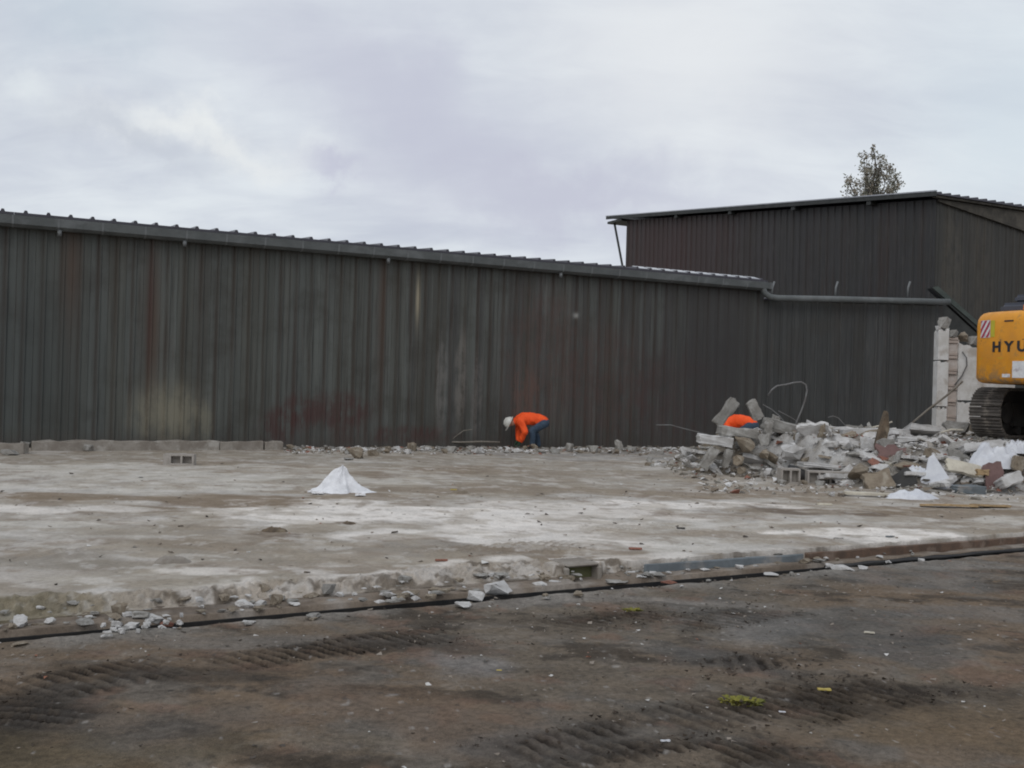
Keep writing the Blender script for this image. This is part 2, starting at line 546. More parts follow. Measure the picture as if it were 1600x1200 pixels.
def lerp(C, col, m):
    return C + (np.array(col) - C) * np.clip(m, 0, 1)[..., None]


# wide base ground under everything, out to the horizon
b = MB()
b.add([(-600, -600, -0.42), (600, -600, -0.42), (600, 600, -0.42), (-600, 600, -0.42)], [(0, 1, 2, 3)])
M_EARTH = simple('bare_earth', (0.13, 0.11, 0.09), (0.09, 0.078, 0.066), 0.4, 0.95, 0.3, 0.02)
tag(b.build('ground', M_EARTH), kind='structure')


def track(X, Y, a, b, half, pitch, skew, z, seed, lop=0.5):
    """print of a crawler track from a to b: (mask, lug height)"""
    A, B = Vector(at(*a, z)), Vector(at(*b, z))
    d = (B - A)
    L = d.length
    d.normalize()
    n = Vector((-d.y, d.x, 0))
    u = (X - A.x) * d.x + (Y - A.y) * d.y
    v = (X - A.x) * n.x + (Y - A.y) * n.y
    v = v + 0.10 * (fbm(u * 0.8, v * 0.8, seed + 3) - 0.5)
    mk = sstep(half - np.abs(v), -0.03, 0.07) * sstep(u, -0.05, 0.4) * sstep(L - u, -0.05, 0.4)
    mk = mk * sstep(fbm(u * 1.3, v * 2.6, seed, 4), 0.28, 0.50)
    ph = (u + skew * v + 0.03 * fbm(u * 3, v * 3, seed + 9)) / pitch
    fr = ph - np.floor(ph)
    lug = np.where(fr < lop, 1.0, 0.0)
    lug = sstep(fr, 0.0, 0.14) * sstep(lop + 0.14 - fr, 0.0, 0.14)
    return mk, lug


# ---- yard (asphalt under mud), in front of the slot
def axis(parts):
    out = []
    for a, b_, st_ in parts:
        out.append(np.arange(a, b_, st_))
    return np.concatenate(out)


sv = axis([(-70, -10, 4), (-10, -4, 0.25), (-4, 9.2, 0.0145), (9.2, 24, 0.1), (24, 90.1, 4)])
tv = axis([(-60, -8, 4), (-8, -5.2, 0.2), (-5.2, -0.05, 0.028)])
tv = tv[tv < -0.14]
tv = np.append(tv, -0.13)
SS, TT = np.meshgrid(sv, tv)
X = K0.x + KD.x * SS + KN.x * TT
Y = K0.y + KD.y * SS + KN.y * TT
W = (fbm(X * 1.1, Y * 1.1, 51) - 0.5) * 2, (fbm(X * 1.1, Y * 1.1, 61) - 0.5) * 2
n_big = fbm(X * 0.55, Y * 0.55, 1, 5)
n_mid = fbm(X * 2.3, Y * 2.3, 11, 5)
n_fin = fbm(X * 9, Y * 9, 21, 4)
C = np.zeros(X.shape + (3,)) + np.array((0.142, 0.116, 0.089))
C = lerp(C, (0.170, 0.120, 0.080), sstep(n_big, 0.42, 0.66) * 0.75)
C = lerp(C, (0.112, 0.103, 0.092), sstep(n_mid, 0.52, 0.70) * 0.7)
C = lerp(C, (0.042, 0.033, 0.025), sstep(fbm(X * 1.5, Y * 3, 31, 6, 0.66), 0.53, 0.64) * 0.75)
C = lerp(C, (0.19, 0.165, 0.14), sstep(fbm(X * 3.1, Y * 5, 35, 6, 0.65), 0.54, 0.66) * 0.45)
C = lerp(C, (0.165, 0.105, 0.075), sstep(fbm(X * 4, Y * 4, 41, 4), 0.60, 0.74) * 0.6)
Z = YZ + (n_mid - 0.5) * 0.022 + (n_fin - 0.5) * 0.018 + (n_big - 0.5) * 0.05
mud = np.zeros_like(X)
TRK = []
for (px, py, rx, ry, col, f) in (
        (40, 1110, 130, 40, (0.024, 0.019, 0.015), 0.9), (30, 1180, 90, 30, (0.045, 0.036, 0.026), 0.8), (250, 1050, 200, 14, (0.055, 0.044, 0.034), 0.7), (560, 1010, 190, 12, (0.055, 0.044, 0.034), 0.7), (1010, 970, 170, 10, (0.060, 0.048, 0.037), 0.6), (1330, 1100, 90, 16, (0.05, 0.04, 0.03), 0.6), (1500, 1075, 140, 12, (0.070, 0.056, 0.042), 0.6), (1230, 985, 110, 18, (0.20, 0.185, 0.17), 0.7),
        (880, 935, 330, 10, (0.205, 0.185, 0.165), 0.75), (300, 1000, 260, 12, (0.175, 0.155, 0.135), 0.7),
        (1400, 900, 220, 16, (0.15, 0.142, 0.132), 0.6), (1480, 880, 150, 8, (0.21, 0.20, 0.185), 0.7),
        (1350, 975, 190, 30, (0.108, 0.104, 0.098), 0.7), (730, 1035, 70, 14, (0.23, 0.22, 0.215), 0.55),
        (1450, 1130, 260, 60, (0.150, 0.108, 0.068), 0.8), (650, 1110, 260, 45, (0.155, 0.108, 0.075), 0.6), (200, 1160, 260, 40, (0.11, 0.085, 0.052), 0.7),
        (1330, 1080, 110, 30, (0.060, 0.048, 0.038), 0.5), (1110, 1030, 110, 22, (0.095, 0.09, 0.085), 0.7),
        (900, 1150, 200, 30, (0.105, 0.103, 0.10), 0.5), (250, 1120, 180, 30, (0.105, 0.095, 0.085), 0.5),
        (1520, 960, 140, 12, (0.15, 0.14, 0.13), 0.5)):
    q = patch(X, Y, px, py, rx, ry, YZ, W)
    q = sstep(q + (fbm(X * 3, Y * 4.5, int(px), 5, 0.6) - 0.5) * 0.9, 0.12, 0.75)
    C = lerp(C, col, q * f)
for (a, b_, half, pitch, skew, seed, lop, hgt, dk) in (
        ((-40, 1100), (300, 1035), 0.30, 0.085, 0.15, 101, 0.5, 0.030, 0.9),
        ((-40, 1160), (130, 1090), 0.30, 0.09, 0.10, 109, 0.5, 0.035, 0.95),
        ((290, 1045), (730, 985), 0.22, 0.085, 0.25, 102, 0.5, 0.032, 0.95),
        ((840, 985), (1050, 950), 0.24, 0.09, 0.30, 103, 0.5, 0.028, 0.8),
        ((1010, 985), (1230, 950), 0.24, 0.09, 0.30, 110, 0.5, 0.028, 0.8),
        ((1060, 1050), (1260, 1028), 0.17, 0.115, -0.55, 104, 0.5, 0.036, 0.95),
        ((760, 1200), (1060, 1130), 0.26, 0.10, 0.10, 105, 0.5, 0.036, 1.0),
        ((1000, 1140), (1330, 1065), 0.24, 0.10, 0.10, 111, 0.5, 0.036, 1.0),
        ((1180, 1120), (1420, 1070), 0.25, 0.085, 0.10, 106, 0.5, 0.032, 0.9),
        ((900, 1225), (1260, 1150), 0.22, 0.08, 0.10, 107, 0.5, 0.036, 1.0),
        ((1240, 1065), (1560, 1085), 0.14, 0.2, 0.2, 108, 0.5, 0.02, 0.7)):
    mk, lug = track(X, Y, a, b_, half, pitch, skew, YZ, seed, lop)
    grit = fbm(X * 14, Y * 14, seed + 40, 4, 0.65)
    lug = np.clip(lug * (0.45 + 0.75 * sstep(grit * 0.6 + 0.4 * fbm(X * 5, Y * 5, seed + 60, 3), 0.38, 0.58)), 0, 1.1)
    mk = mk * (0.65 + 0.35 * sstep(fbm(X * 2.6, Y * 2.6, seed + 80, 4), 0.40, 0.58))
    Z += mk * (hgt * 0.25 - lug * hgt * 0.6 + (grit - 0.5) * 0.016)
    TRK.append((a, b_, half))
    C = lerp(C, (0.016, 0.011, 0.008), mk * np.clip(0.42 + 0.72 * lug, 0, 1) * min(1.0, dk * 1.05))  # damp mud, with groove shade painted in so the lug relief shows
    C = lerp(C, (0.105, 0.082, 0.060), mk * (1 - np.clip(lug, 0, 1)) * sstep(grit, 0.5, 0.62) * 0.5)
    mud = np.maximum(mud, mk)
# fallen dust close to the slot
C = lerp(C, (0.25, 0.23, 0.205), sstep(TT, -0.55, -0.05) * sstep(n_mid, 0.40, 0.66) * 0.75)
# grit: single light and dark specks
sp_ = vn(X * 23, Y * 23, 91) * vn(X * 31, Y * 31, 92)
C = lerp(C, (0.33, 0.31, 0.29), sstep(sp_, 0.66, 0.82) * 0.6)
C = lerp(C, (0.04, 0.036, 0.032), sstep(vn(X * 17, Y * 17, 93) * vn(X * 27, Y * 27, 94), 0.62, 0.8) * 0.6)
Z = np.where(TT > -0.3, Z * 1.0 + 0.012 * sstep(TT, -0.3, -0.05), Z)
yard = grid_object('yard', X, Y, Z, M_YARD, {'soil': C})
tag(yard, kind='structure')

# ---- slab
sv = axis([(-60, -6, 3), (-6, -1.5, 0.06), (-1.5, 9.5, 0.022), (9.5, 18, 0.05), (18, 34, 0.1), (34, 80, 3)])
tv = axis([(0.40, 1.1, 0.018), (1.1, 5.5, 0.045), (5.5, 22, 0.075), (22, 30, 0.6), (30, 70, 5)])
tv = np.insert(tv, 0, [0.36, 0.37, 0.385])
SS, TT = np.meshgrid(sv, tv)
er = 0.16 + 0.22 * sstep(fbm(SS * 1.6, SS * 0 + 3, 71, 5), 0.4, 0.75) + 0.55 * sstep(-SS, -1.4, 0.6) * fbm(SS * 2.3, SS * 0, 72, 4)
er = np.where((SS > 5.0) & (SS < 14.0), 0.012, er)
cs_, ct_ = st(at(926, 905, -0.1))
er = np.where(np.abs(SS - cs_) < 0.26, 0.05, er)
X = K0.x + KD.x * SS + KN.x * TT
Y = K0.y + KD.y * SS + KN.y * TT
W = (fbm(X * 0.9, Y * 0.9, 53) - 0.5) * 2, (fbm(X * 0.9, Y * 0.9, 63) - 0.5) * 2
n_big = fbm(X * 0.35, Y * 0.6, 2, 5)
n_mid = fbm(X * 1.3, Y * 1.5, 12, 5)
n_fin = fbm(X * 6, Y * 8, 22, 4)
C = np.zeros(X.shape + (3,)) + np.array((0.338, 0.300, 0.254))
C = lerp(C, (0.225, 0.183, 0.143), sstep(n_mid, 0.46, 0.64) * 0.8)
C = lerp(C, (0.185, 0.145, 0.103), sstep(fbm(X * 0.9, Y * 1.1, 37, 6, 0.62), 0.53, 0.62) * 0.65)
C = lerp(C, (0.50, 0.47, 0.44), sstep(fbm(X * 1.1, Y * 1.3, 39, 6, 0.62), 0.55, 0.66) * 0.6)
C = lerp(C, (0.46, 0.44, 0.415), sstep(n_big, 0.50, 0.72) * 0.65)
WHT, PAL, BRN, GRB, MUD, OLV = (0.70, 0.655, 0.61), (0.49, 0.46, 0.415), (0.205, 0.158, 0.112), (0.275, 0.242, 0.20), (0.125, 0.090, 0.063), (0.18, 0.15, 0.095)
for (px, py, rx, ry, col, f, sl) in (
        (300, 742, 420, 18, PAL, 0.8, 0), (80, 715, 160, 8, GRB, 0.7, 0), (420, 712, 200, 6, GRB, 0.6, 0), (700, 722, 300, 8, GRB, 0.7, 0),
        (230, 778, 330, 8, BRN, 0.95, 0.0), (760, 762, 260, 10, GRB, 0.9, 0), (620, 778, 120, 7, BRN, 0.6, 0), (950, 745, 240, 12, GRB, 0.6, 0),
        (1050, 705, 160, 10, (0.20, 0.19, 0.18), 0.75, 0), (900, 712, 160, 8, (0.24, 0.225, 0.21), 0.6, 0),
        (600, 800, 250, 14, WHT, 0.9, 0), (800, 815, 230, 20, WHT, 0.7, 0), (950, 795, 200, 9, WHT, 0.65, 0), (720, 842, 170, 8, WHT, 0.7, 0),
        (1080, 788, 180, 5, WHT, 0.85, 0), (1150, 822, 140, 9, PAL, 0.7, 0), (60, 800, 130, 7, WHT, 0.75, 0), (190, 797, 60, 4, WHT, 0.55, 0), (30, 822, 130, 7, PAL, 0.8, 0),
        (1390, 836, 130, 11, WHT, 1.0, 0), (1230, 815, 70, 6, PAL, 0.8, 0), (1560, 812, 70, 8, PAL, 0.6, 0),
        (1180, 770, 170, 9, BRN, 0.75, 0), (1310, 803, 130, 5, MUD, 0.85, 0), (1500, 800, 150, 8, BRN, 0.85, 0), (1120, 805, 90, 5, BRN, 0.6, 0), (1180, 838, 110, 8, BRN, 0.5, 0),
        (420, 855, 230, 18, GRB, 0.85, 0), (700, 862, 190, 14, (0.26, 0.23, 0.195), 0.8, 0), (860, 858, 130, 9, BRN, 0.75, 0), (640, 842, 60, 6, BRN, 0.5, 0),
        (240, 905, 230, 16, (0.31, 0.275, 0.225), 0.6, 0), (520, 880, 160, 8, GRB, 0.5, 0), (900, 770, 330, 6, BRN, 0.6, 0), (480, 768, 140, 5, BRN, 0.6, 0), (300, 850, 90, 8, BRN, 0.5, 0), (1000, 838, 110, 6, BRN, 0.45, 0), (1320, 820, 120, 5, BRN, 0.55, 0), (180, 830, 130, 8, GRB, 0.6, 0), (760, 735, 200, 5, BRN, 0.5, 0), (500, 738, 160, 4, BRN, 0.45, 0), (330, 893, 80, 6, WHT, 0.6, 0), (280, 928, 130, 5, WHT, 0.8, 0.5), (560, 910, 260, 6, WHT, 0.85, 0.5), (960, 885, 200, 6, PAL, 0.8, 0.5),
        (100, 880, 180, 10, (0.24, 0.215, 0.18), 0.7, 0), (60, 945, 140, 24, OLV, 0.95, 0), (170, 960, 120, 14, (0.23, 0.20, 0.15), 0.7, 0),
        (1050, 850, 120, 10, PAL, 0.7, 0), (1000, 865, 90, 8, WHT, 0.5, 0), (410, 832, 50, 4, MUD, 0.7, 0), (545, 817, 18, 3, MUD, 0.8, 0)):
    q = patch(X, Y, px, py, rx, ry, 0.0, W, 1.6, sl)
    q = sstep(q + (fbm(X * 1.5, Y * 1.8, int(px), 6, 0.62) - 0.5) * 1.1, 0.18, 0.62)
    C = lerp(C, col, q * f)
Z = (n_mid - 0.5) * 0.016 + (n_fin - 0.5) * 0.014
for (a, b_, half, pitch, skew, seed, hgt, col, dk) in (
        ((20, 868), (190, 862), 0.30, 0.17, -0.6, 201, 0.025, (0.24, 0.21, 0.18), 0.6),
        ((650, 872), (930, 850), 0.42, 0.12, 1.4, 202, 0.025, (0.215, 0.175, 0.135), 0.85),
        ((1060, 838), (1260, 818), 0.30, 0.17, 0.3, 203, 0.025, (0.27, 0.23, 0.19), 0.6),
        ((880, 830), (1100, 815), 0.25, 0.17, 0.6, 204, 0.02, (0.30, 0.27, 0.23), 0.6)):
    mk, lug = track(X, Y, a, b_, half, pitch, skew, 0.0, seed)
    Z += mk * (lug * hgt - hgt * 0.5)
    C = lerp(C, col, mk * (0.3 + 0.7 * lug) * dk)
sp_ = vn(X * 9, Y * 9, 95) * vn(X * 15, Y * 15, 96)
C = lerp(C, (0.14, 0.12, 0.10), sstep(sp_, 0.66, 0.82) * 0.6)
C = lerp(C, (0.62, 0.60, 0.58), sstep(vn(X * 11, Y * 11, 97) * vn(X * 13, Y * 13, 98), 0.68, 0.84) * 0.5)
f1 = fbm(X * 5, Y * 5, 141, 6, 0.65)
C = lerp(C, (0.20, 0.155, 0.118), sstep(f1, 0.55, 0.66) * 0.55 * sstep(n_mid, 0.35, 0.6))
C = lerp(C, (0.60, 0.57, 0.54), sstep(fbm(X * 3.2, Y * 3.2, 151, 6, 0.65), 0.57, 0.68) * 0.35)
C = lerp(C, (0.29, 0.245, 0.19), sstep(fbm(X * 2.0, Y * 2.3, 161, 5, 0.6), 0.54, 0.66) * 0.45)
# the crumbled front edge
e = (TT - 0.385 - np.where(np.abs(SS - cs_) < 0.155, 0.27, 0.0)) / er
lip = sstep(e, 0.0, 1.0)
rub = ((np.abs(fbm(X * 9, Y * 9, 81, 5, 0.62) - 0.5) * 2) ** 0.8 * 0.05 - 0.012 + (vn(X * 26, Y * 26, 83) - 0.5) * 0.03 + (vn(X * 48, Y * 48, 86) - 0.5) * 0.02 + (fbm(X * 3, Y * 3, 84, 3) - 0.5) * 0.04) * sstep(e, 0.0, 0.3) * sstep(1.6 - e, 0.0, 0.8)
Z = -0.090 + (Z + 0.090) * lip + rub
Z[0:2] = -0.30
Z[2:6] = np.where(np.abs(SS[2:6] - cs_) < 0.155, -0.16, Z[2:6])
Z = np.where((np.abs(SS - cs_) < 0.155) & (TT < 0.64), -0.16, Z)
bank = sstep(1.35 - e + (fbm(X * 4, Y * 4, 89, 4) - 0.5) * 0.9, 0.0, 0.5)
C = lerp(C, (0.62, 0.58, 0.54), sstep(1.9 - e, 0.0, 0.5) * sstep(SS, 0.8, 2.0) * sstep(fbm(X * 1.5, Y * 1.5, 88, 4), 0.40, 0.55) * 0.8)
C = lerp(C, (0.28, 0.237, 0.192), bank * 0.75)
C = lerp(C, (0.42, 0.39, 0.36), bank * sstep(fbm(X * 8, Y * 8, 85, 4, 0.6), 0.52, 0.62) * 0.8)
C = lerp(C, (0.11, 0.088, 0.066), bank * sstep(fbm(X * 6, Y * 9, 87, 4, 0.6), 0.53, 0.64) * 0.8)
C = lerp(C, (0.17, 0.15, 0.095), bank * sstep(1.2 - SS, 0, 1.2) * 0.6)
slab = grid_object('concrete_slab', X, Y, Z, M_SLAB, {'soil': C})
sm_ = (TT[:-1, :-1] > 0.75).ravel()
slab.data.polygons.foreach_set('use_smooth', sm_)
tag(slab, kind='structure')

# ---- slot channel and the ledge beyond it
b = MB()
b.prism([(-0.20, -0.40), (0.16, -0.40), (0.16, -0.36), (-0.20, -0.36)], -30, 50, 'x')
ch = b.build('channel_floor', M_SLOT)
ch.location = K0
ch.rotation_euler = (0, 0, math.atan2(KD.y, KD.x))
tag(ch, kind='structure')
MB().box(-30, 50, 0.066, 0.085, -0.355, -0.132).build('channel_side', M_SLOT, ch)  # dark wall added so the slot looks shaded inside
ls = np.arange(-8, 11.5, 0.05)
lt_ = np.array([0.088, 0.095, 0.14, 0.20, 0.26, 0.32, 0.40, 0.48])
LS, LT = np.meshgrid(ls, lt_)
LZ = -0.095 + (fbm(LS * 3, LT * 6, 391, 4) - 0.5) * 0.05 * sstep(LT, 0.10, 0.2)
LZ = np.where(np.abs(LS - cs_) < 0.20, LZ - 0.035, LZ)
LZ[0] = -0.34
LX_, LY_ = K0.x + KD.x * LS + KN.x * LT, K0.y + KD.y * LS + KN.y * LT
LC = np.zeros(LS.shape + (3,)) + np.array((0.205, 0.165, 0.130))
LC = lerp(LC, (0.30, 0.27, 0.24), sstep(fbm(LS * 4, LT * 8, 392, 4), 0.48, 0.64) * 0.7)
LC = lerp(LC, (0.11, 0.085, 0.066), sstep(fbm(LS * 3, LT * 9, 393, 4), 0.54, 0.68) * 0.7)
tag(grid_object('ledge', LX_, LY_, LZ, attr_mat('ledge_surface', 0.7, 1.25, 0.6), {'soil': LC}), kind='structure')


# ------------------------------------------------------------------ rubble heap shape
def heap(x, y):
    x, y = np.asarray(x, float), np.asarray(y, float)
    toe = np.interp(x, [3.0, 3.8, 5.2, 5.7, 6.3, 8.1, 12, 18], [19.6, 18.9, 18.5, 17.0, 16.5, 16.2, 15.8, 15.5])
    hm = np.interp(x, [3.1, 3.9, 4.6, 5.6, 7.0, 8.0, 14, 20], [0.0, 0.45, 0.70, 0.80, 0.74, 0.72, 0.70, 0.3])
    back = np.interp(x, [3, 7, 8.5, 14, 20], [21.6, 22.6, 26.0, 27, 27])
    rise = np.interp(x, [3, 5.4, 6.2, 14], [1.5, 1.7, 2.6, 2.8])
    n = fbm(x * 1.6, y * 1.6, 301, 4) - 0.5
    h = hm * sstep((y - toe + n * 0.9) / rise, 0, 1) * sstep((back - y + n) / 1.6, 0, 1)
    return h * (1 + 0.35 * n)


def on_heap(px, py, lift=0.0):
    d = ray(px, py)
    for i in range(600):
        y = 15.5 + i * 0.012
        p = CAMP + d * (y / d.y)
        if p.z <= max(0.0, float(heap(p.x, p.y))) + lift:
            return p
    return far(px, py, 20.6)


hx, hy = np.meshgrid(np.arange(2.6, 20, 0.06), np.arange(15.2, 27.5, 0.06))
hz = heap(hx, hy)
rough_ = (fbm(hx * 5, hy * 5, 311, 4) - 0.5) * 0.22 * sstep(hz, 0.02, 0.25)
hC = np.zeros(hx.shape + (3,)) + np.array((0.30, 0.275, 0.245))
hC = lerp(hC, (0.52, 0.51, 0.50), sstep(fbm(hx * 1.4, hy * 1.4, 321, 4), 0.46, 0.64) * 0.85)
hC = lerp(hC, (0.13, 0.11, 0.092), sstep(fbm(hx * 2.4, hy * 2.4, 331, 4), 0.55, 0.72) * 0.85)  # dark blotches paint in the shade of gaps between the pieces
hC = lerp(hC, (0.24, 0.20, 0.15), sstep(5.2 - hx, 0, 1.0) * 0.7)
heap_o = grid_object('rubble_heap', hx, hy, hz + rough_ - 0.03, attr_mat('heap_surface', 0.7, 1.3, 0.8), {'soil': hC}, smooth=False)
tag(heap_o, 'loose grey and white demolition rubble heaped beside the excavator', 'rubble', kind='stuff')


# ------------------------------------------------------------------ chunk meshes
def chunk_mesh(name, seed, mt, flat=0.6, n=16, boxy=0.6):
    r_ = random.Random(seed)
    bm = bmesh.new()
    for i in range(n):
        v = Vector((r_.uniform(-1, 1), r_.uniform(-1, 1), r_.uniform(-1, 1)))
        mx = max(abs(v.x), abs(v.y), abs(v.z))
        v = v / (mx * boxy + v.length * (1 - boxy)) * r_.uniform(0.8, 1.0)
        bm.verts.new((v.x * 0.5, v.y * 0.5 * r_.uniform(0.85, 1), v.z * 0.5 * flat))
    res = bmesh.ops.convex_hull(bm, input=bm.verts)
    bmesh.ops.delete(bm, geom=[x for x in res['geom_interior'] if isinstance(x, bmesh.types.BMVert)], context='VERTS')
    bmesh.ops.recalc_face_normals(bm, faces=bm.faces)
    bmesh.ops.triangulate(bm, faces=bm.faces)
    bmesh.ops.subdivide_edges(bm, edges=bm.edges, cuts=1, use_grid_fill=True)
    for v in bm.verts:
        v.co += v.co.normalized() * r_.uniform(-0.035, 0.035) + Vector((r_.uniform(-1, 1), r_.uniform(-1, 1), r_.uniform(-1, 1))) * 0.022
    me = bpy.data.meshes.new(name)
    bm.to_mesh(me)
    bm.free()
    me.materials.append(mt)
    return me


CH = {k: [chunk_mesh(f'chunk_{k}', 100 * i + j, m_, f, 15, bx) for j, (f, bx) in enumerate(((0.55, 0.5), (0.75, 0.7), (0.4, 0.8), (0.6, 0.4), (0.9, 0.6), (0.3, 0.9)))]
      for i, (k, m_) in enumerate((('grey', M_CONC), ('tan', M_TAN), ('white', M_PLAS), ('brick', M_BRICK)))}


def rough_slab(w, h, t, seed, mt, cut=0.18, name='slab'):
    """broken plate: ragged outline in x-z, thickness along y, both faces uneven"""
    r_ = random.Random(seed)
    pts = []
    n = 5
    cor = [(-w / 2, -h / 2), (w / 2, -h / 2), (w / 2, h / 2), (-w / 2, h / 2)]
    for i in range(4):
        a, b_ = Vector((*cor[i], 0)), Vector((*cor[(i + 1) % 4], 0))
        for k in range(n):
            f = k / n
            p = a.lerp(b_, f)
            inn = -p.normalized() * r_.uniform(0, cut) * min(w, h)
            if k == 0: inn = inn * 1.3
            p = p + inn
            pts.append((p.x, p.y))
    b = MB().prism(pts, -t / 2, t / 2, 'y')
    me = b.mesh(name, mt, bevel=min(t, min(w, h)) * 0.08, seg=1)
    for v in me.vertices:
        v.co += Vector((r_.uniform(-1, 1), r_.uniform(-1, 1), r_.uniform(-1, 1))) * min(t, 0.1) * 0.12
    return me


def put(o, p, yaw=0, pitch=0, roll=0):
    """roll turns the thing in the picture (clockwise positive), yaw about the vertical, pitch leans it back"""
    o.matrix_world = Matrix.Translation(p) @ Matrix.Rotation(R(yaw), 4, 'Z') @ Matrix.Rotation(R(roll), 4, 'Y') @ Matrix.Rotation(R(pitch), 4, 'X')
    return o


def thing_mesh(name, me, label, cat, group=None):
    o = bpy.data.objects.new(name, me)
    link(o)
    tag(o, label, cat, group)
    return o


# ------------------------------------------------------------------ long shed in front
P0 = Vector((-10.35, 20.7, 0))
P1 = Vector((7.14, 29.3, 0))
UX = (P1 - P0).normalized()
UN = Vector((-UX.y, UX.x, 0))
ULEN = (P1 - P0).length
URZ = math.atan2(UX.y, UX.x)


def wall_uv(px, py):
    d = ray(px, py)
    k = (P0 - CAMP).dot(UN) / d.dot(UN)
    p = CAMP + d * k
    return (p - P0).dot(UX), p.z


def wb(px, py, rx, ry, col, f, brk=True):
    u0, v0 = wall_uv(px, py)
    u1, _ = wall_uv(px + rx, py)
    _, v1 = wall_uv(px, py - ry)
    return (u0, v0, abs(u1 - u0), abs(v1 - v0), col, f, brk)


RUST1, RUST2, PALE = (0.060, 0.027, 0.024), (0.075, 0.045, 0.030), (0.20, 0.185, 0.135)
M_WALL = steel('shed_steel', (0.080, 0.086, 0.080), (0.063, 0.059, 0.056), P0, UX, 0.42, [
    wb(112, 420, 14, 110, RUST2, 0.8, False), wb(240, 520, 10, 120, RUST2, 0.7, False), wb(235, 480, 5, 90, RUST1, 0.5, False),
    wb(262, 645, 46, 42, PALE, 0.6, False), wb(262, 650, 56, 44, (0.22, 0.20, 0.15), 0.5), wb(320, 660, 12, 30, PALE, 0.4),
    wb(520, 640, 62, 26, RUST1, 0.6), wb(540, 660, 30, 40, RUST1, 0.5), wb(440, 665, 34, 28, RUST1, 0.75), wb(640, 680, 70, 14, RUST1, 0.75), wb(470, 640, 30, 26, RUST1, 0.6),
    wb(597, 480, 7, 130, RUST2, 0.5, False), wb(653, 468, 3.0, 34, (0.36, 0.31, 0.22), 0.75, False), wb(900, 493, 4, 4, (0.33, 0.33, 0.31), 0.8, False),
    wb(690, 600, 9, 80, (0.17, 0.16, 0.15), 0.6), wb(720, 590, 10, 70, (0.17, 0.155, 0.14), 0.6), wb(745, 620, 9, 70, (0.16, 0.15, 0.14), 0.5),
    wb(820, 620, 24, 40, (0.15, 0.085, 0.065), 0.6), wb(850, 560, 60, 110, (0.09, 0.055, 0.048), 0.45), wb(950, 600, 60, 90, (0.080, 0.048, 0.042), 0.5), wb(1060, 620, 70, 70, (0.07, 0.038, 0.035), 0.5),
    wb(1130, 560, 90, 160, (0.040, 0.038, 0.039), 0.75, False), wb(30, 690, 90, 22, (0.07, 0.072, 0.06), 0.5), wb(60, 560, 90, 160, (0.046, 0.054, 0.054), 0.5, False),
], rib=-(19 * 1.05 - ULEN))
shed = empty('long_shed', P0, URZ, label='long dark corrugated steel shed with grey gutter and rust stains behind the slab', cat='shed')

EAVE = 4.74
pts = [(0.0, 0.0)]
for i in range(3):
    x = 0.175 + 0.35 * i
    if i: pts += [(x - 0.185, 0.0), (x - 0.175, -0.009), (x - 0.165, 0.0)]
    pts += [(x - 0.042, 0.0), (x - 0.024, -0.024), (x + 0.024, -0.024), (x + 0.042, 0.0)]
pts += [(1.046, 0.0), (1.046, 0.03), (0.0, 0.03)]
pan = MB().prism(pts, -0.12, EAVE - 0.12, 'z').mesh('wall_panel', M_WALL)
n0 = -7
rp = random.Random(5)
for i in range(n0, 19):
    o = inst('wall_panel', pan, shed)
    o.location = (i * 1.05 - (19 * 1.05 - ULEN) + 0.0, rp.uniform(-0.006, 0.006), rp.uniform(-0.015, 0.015))
XL = n0 * 1.05 - (19 * 1.05 - ULEN)
b = MB()
b.box(XL, ULEN, 0.04, 0.16, 0.0, 0.5).box(XL, ULEN, 0.04, 0.16, EAVE - 0.35, EAVE - 0.14)
b.build('wall_rail', M_DSTEEL, shed)
b = MB().prism([(0.05, 0.0), (12.0, 0.0), (12.0, 6.2), (0.05, EAVE - 0.14)], ULEN - 0.10, ULEN - 0.02, 'x')
b.build('end_wall', M_DSTEEL, shed)
b = MB().prism([(0.05, 0.0), (12.0, 0.0), (12.0, 6.0), (0.05, EAVE - 0.14)], XL + 0.02, XL + 0.1, 'x')
b.build('end_wall', M_DSTEEL, shed)
MB().box(XL + 0.12, ULEN - 0.12, 11.9, 12.0, 0, 5.9).build('back_wall', M_DSTEEL, shed)

# roof sheets, each with two raised ribs
def roof_profile(wd, ribs, h=0.052, th=0.05):
    p = [(0, 0)]
    for x in ribs:
        p += [(x - 0.045, 0.0), (x - 0.022, h), (x + 0.022, h), (x + 0.045, 0.0)]
    p += [(wd - 0.003, 0.0), (wd - 0.003, -th), (0, -th)]
    return p


def roof_sheet_mesh(name, mt, slope, y0, L, wd=0.84, ribs=(0.21, 0.63)):
    p = roof_profile(wd, ribs)
    n = len(p)
    c, s_ = math.cos(slope), math.sin(slope)
    vs = [(x, y0 * c, z + y0 * s_) for x, z in p] + [(x, (y0 + L) * c, z + (y0 + L) * s_) for x, z in p]
    fs = [tuple(range(n)), tuple(range(2 * n - 1, n - 1, -1))] + [(i, i + n, (i + 1) % n + n, (i + 1) % n) for i in range(n)]
    return MB().add(vs, fs).mesh(name, mt)


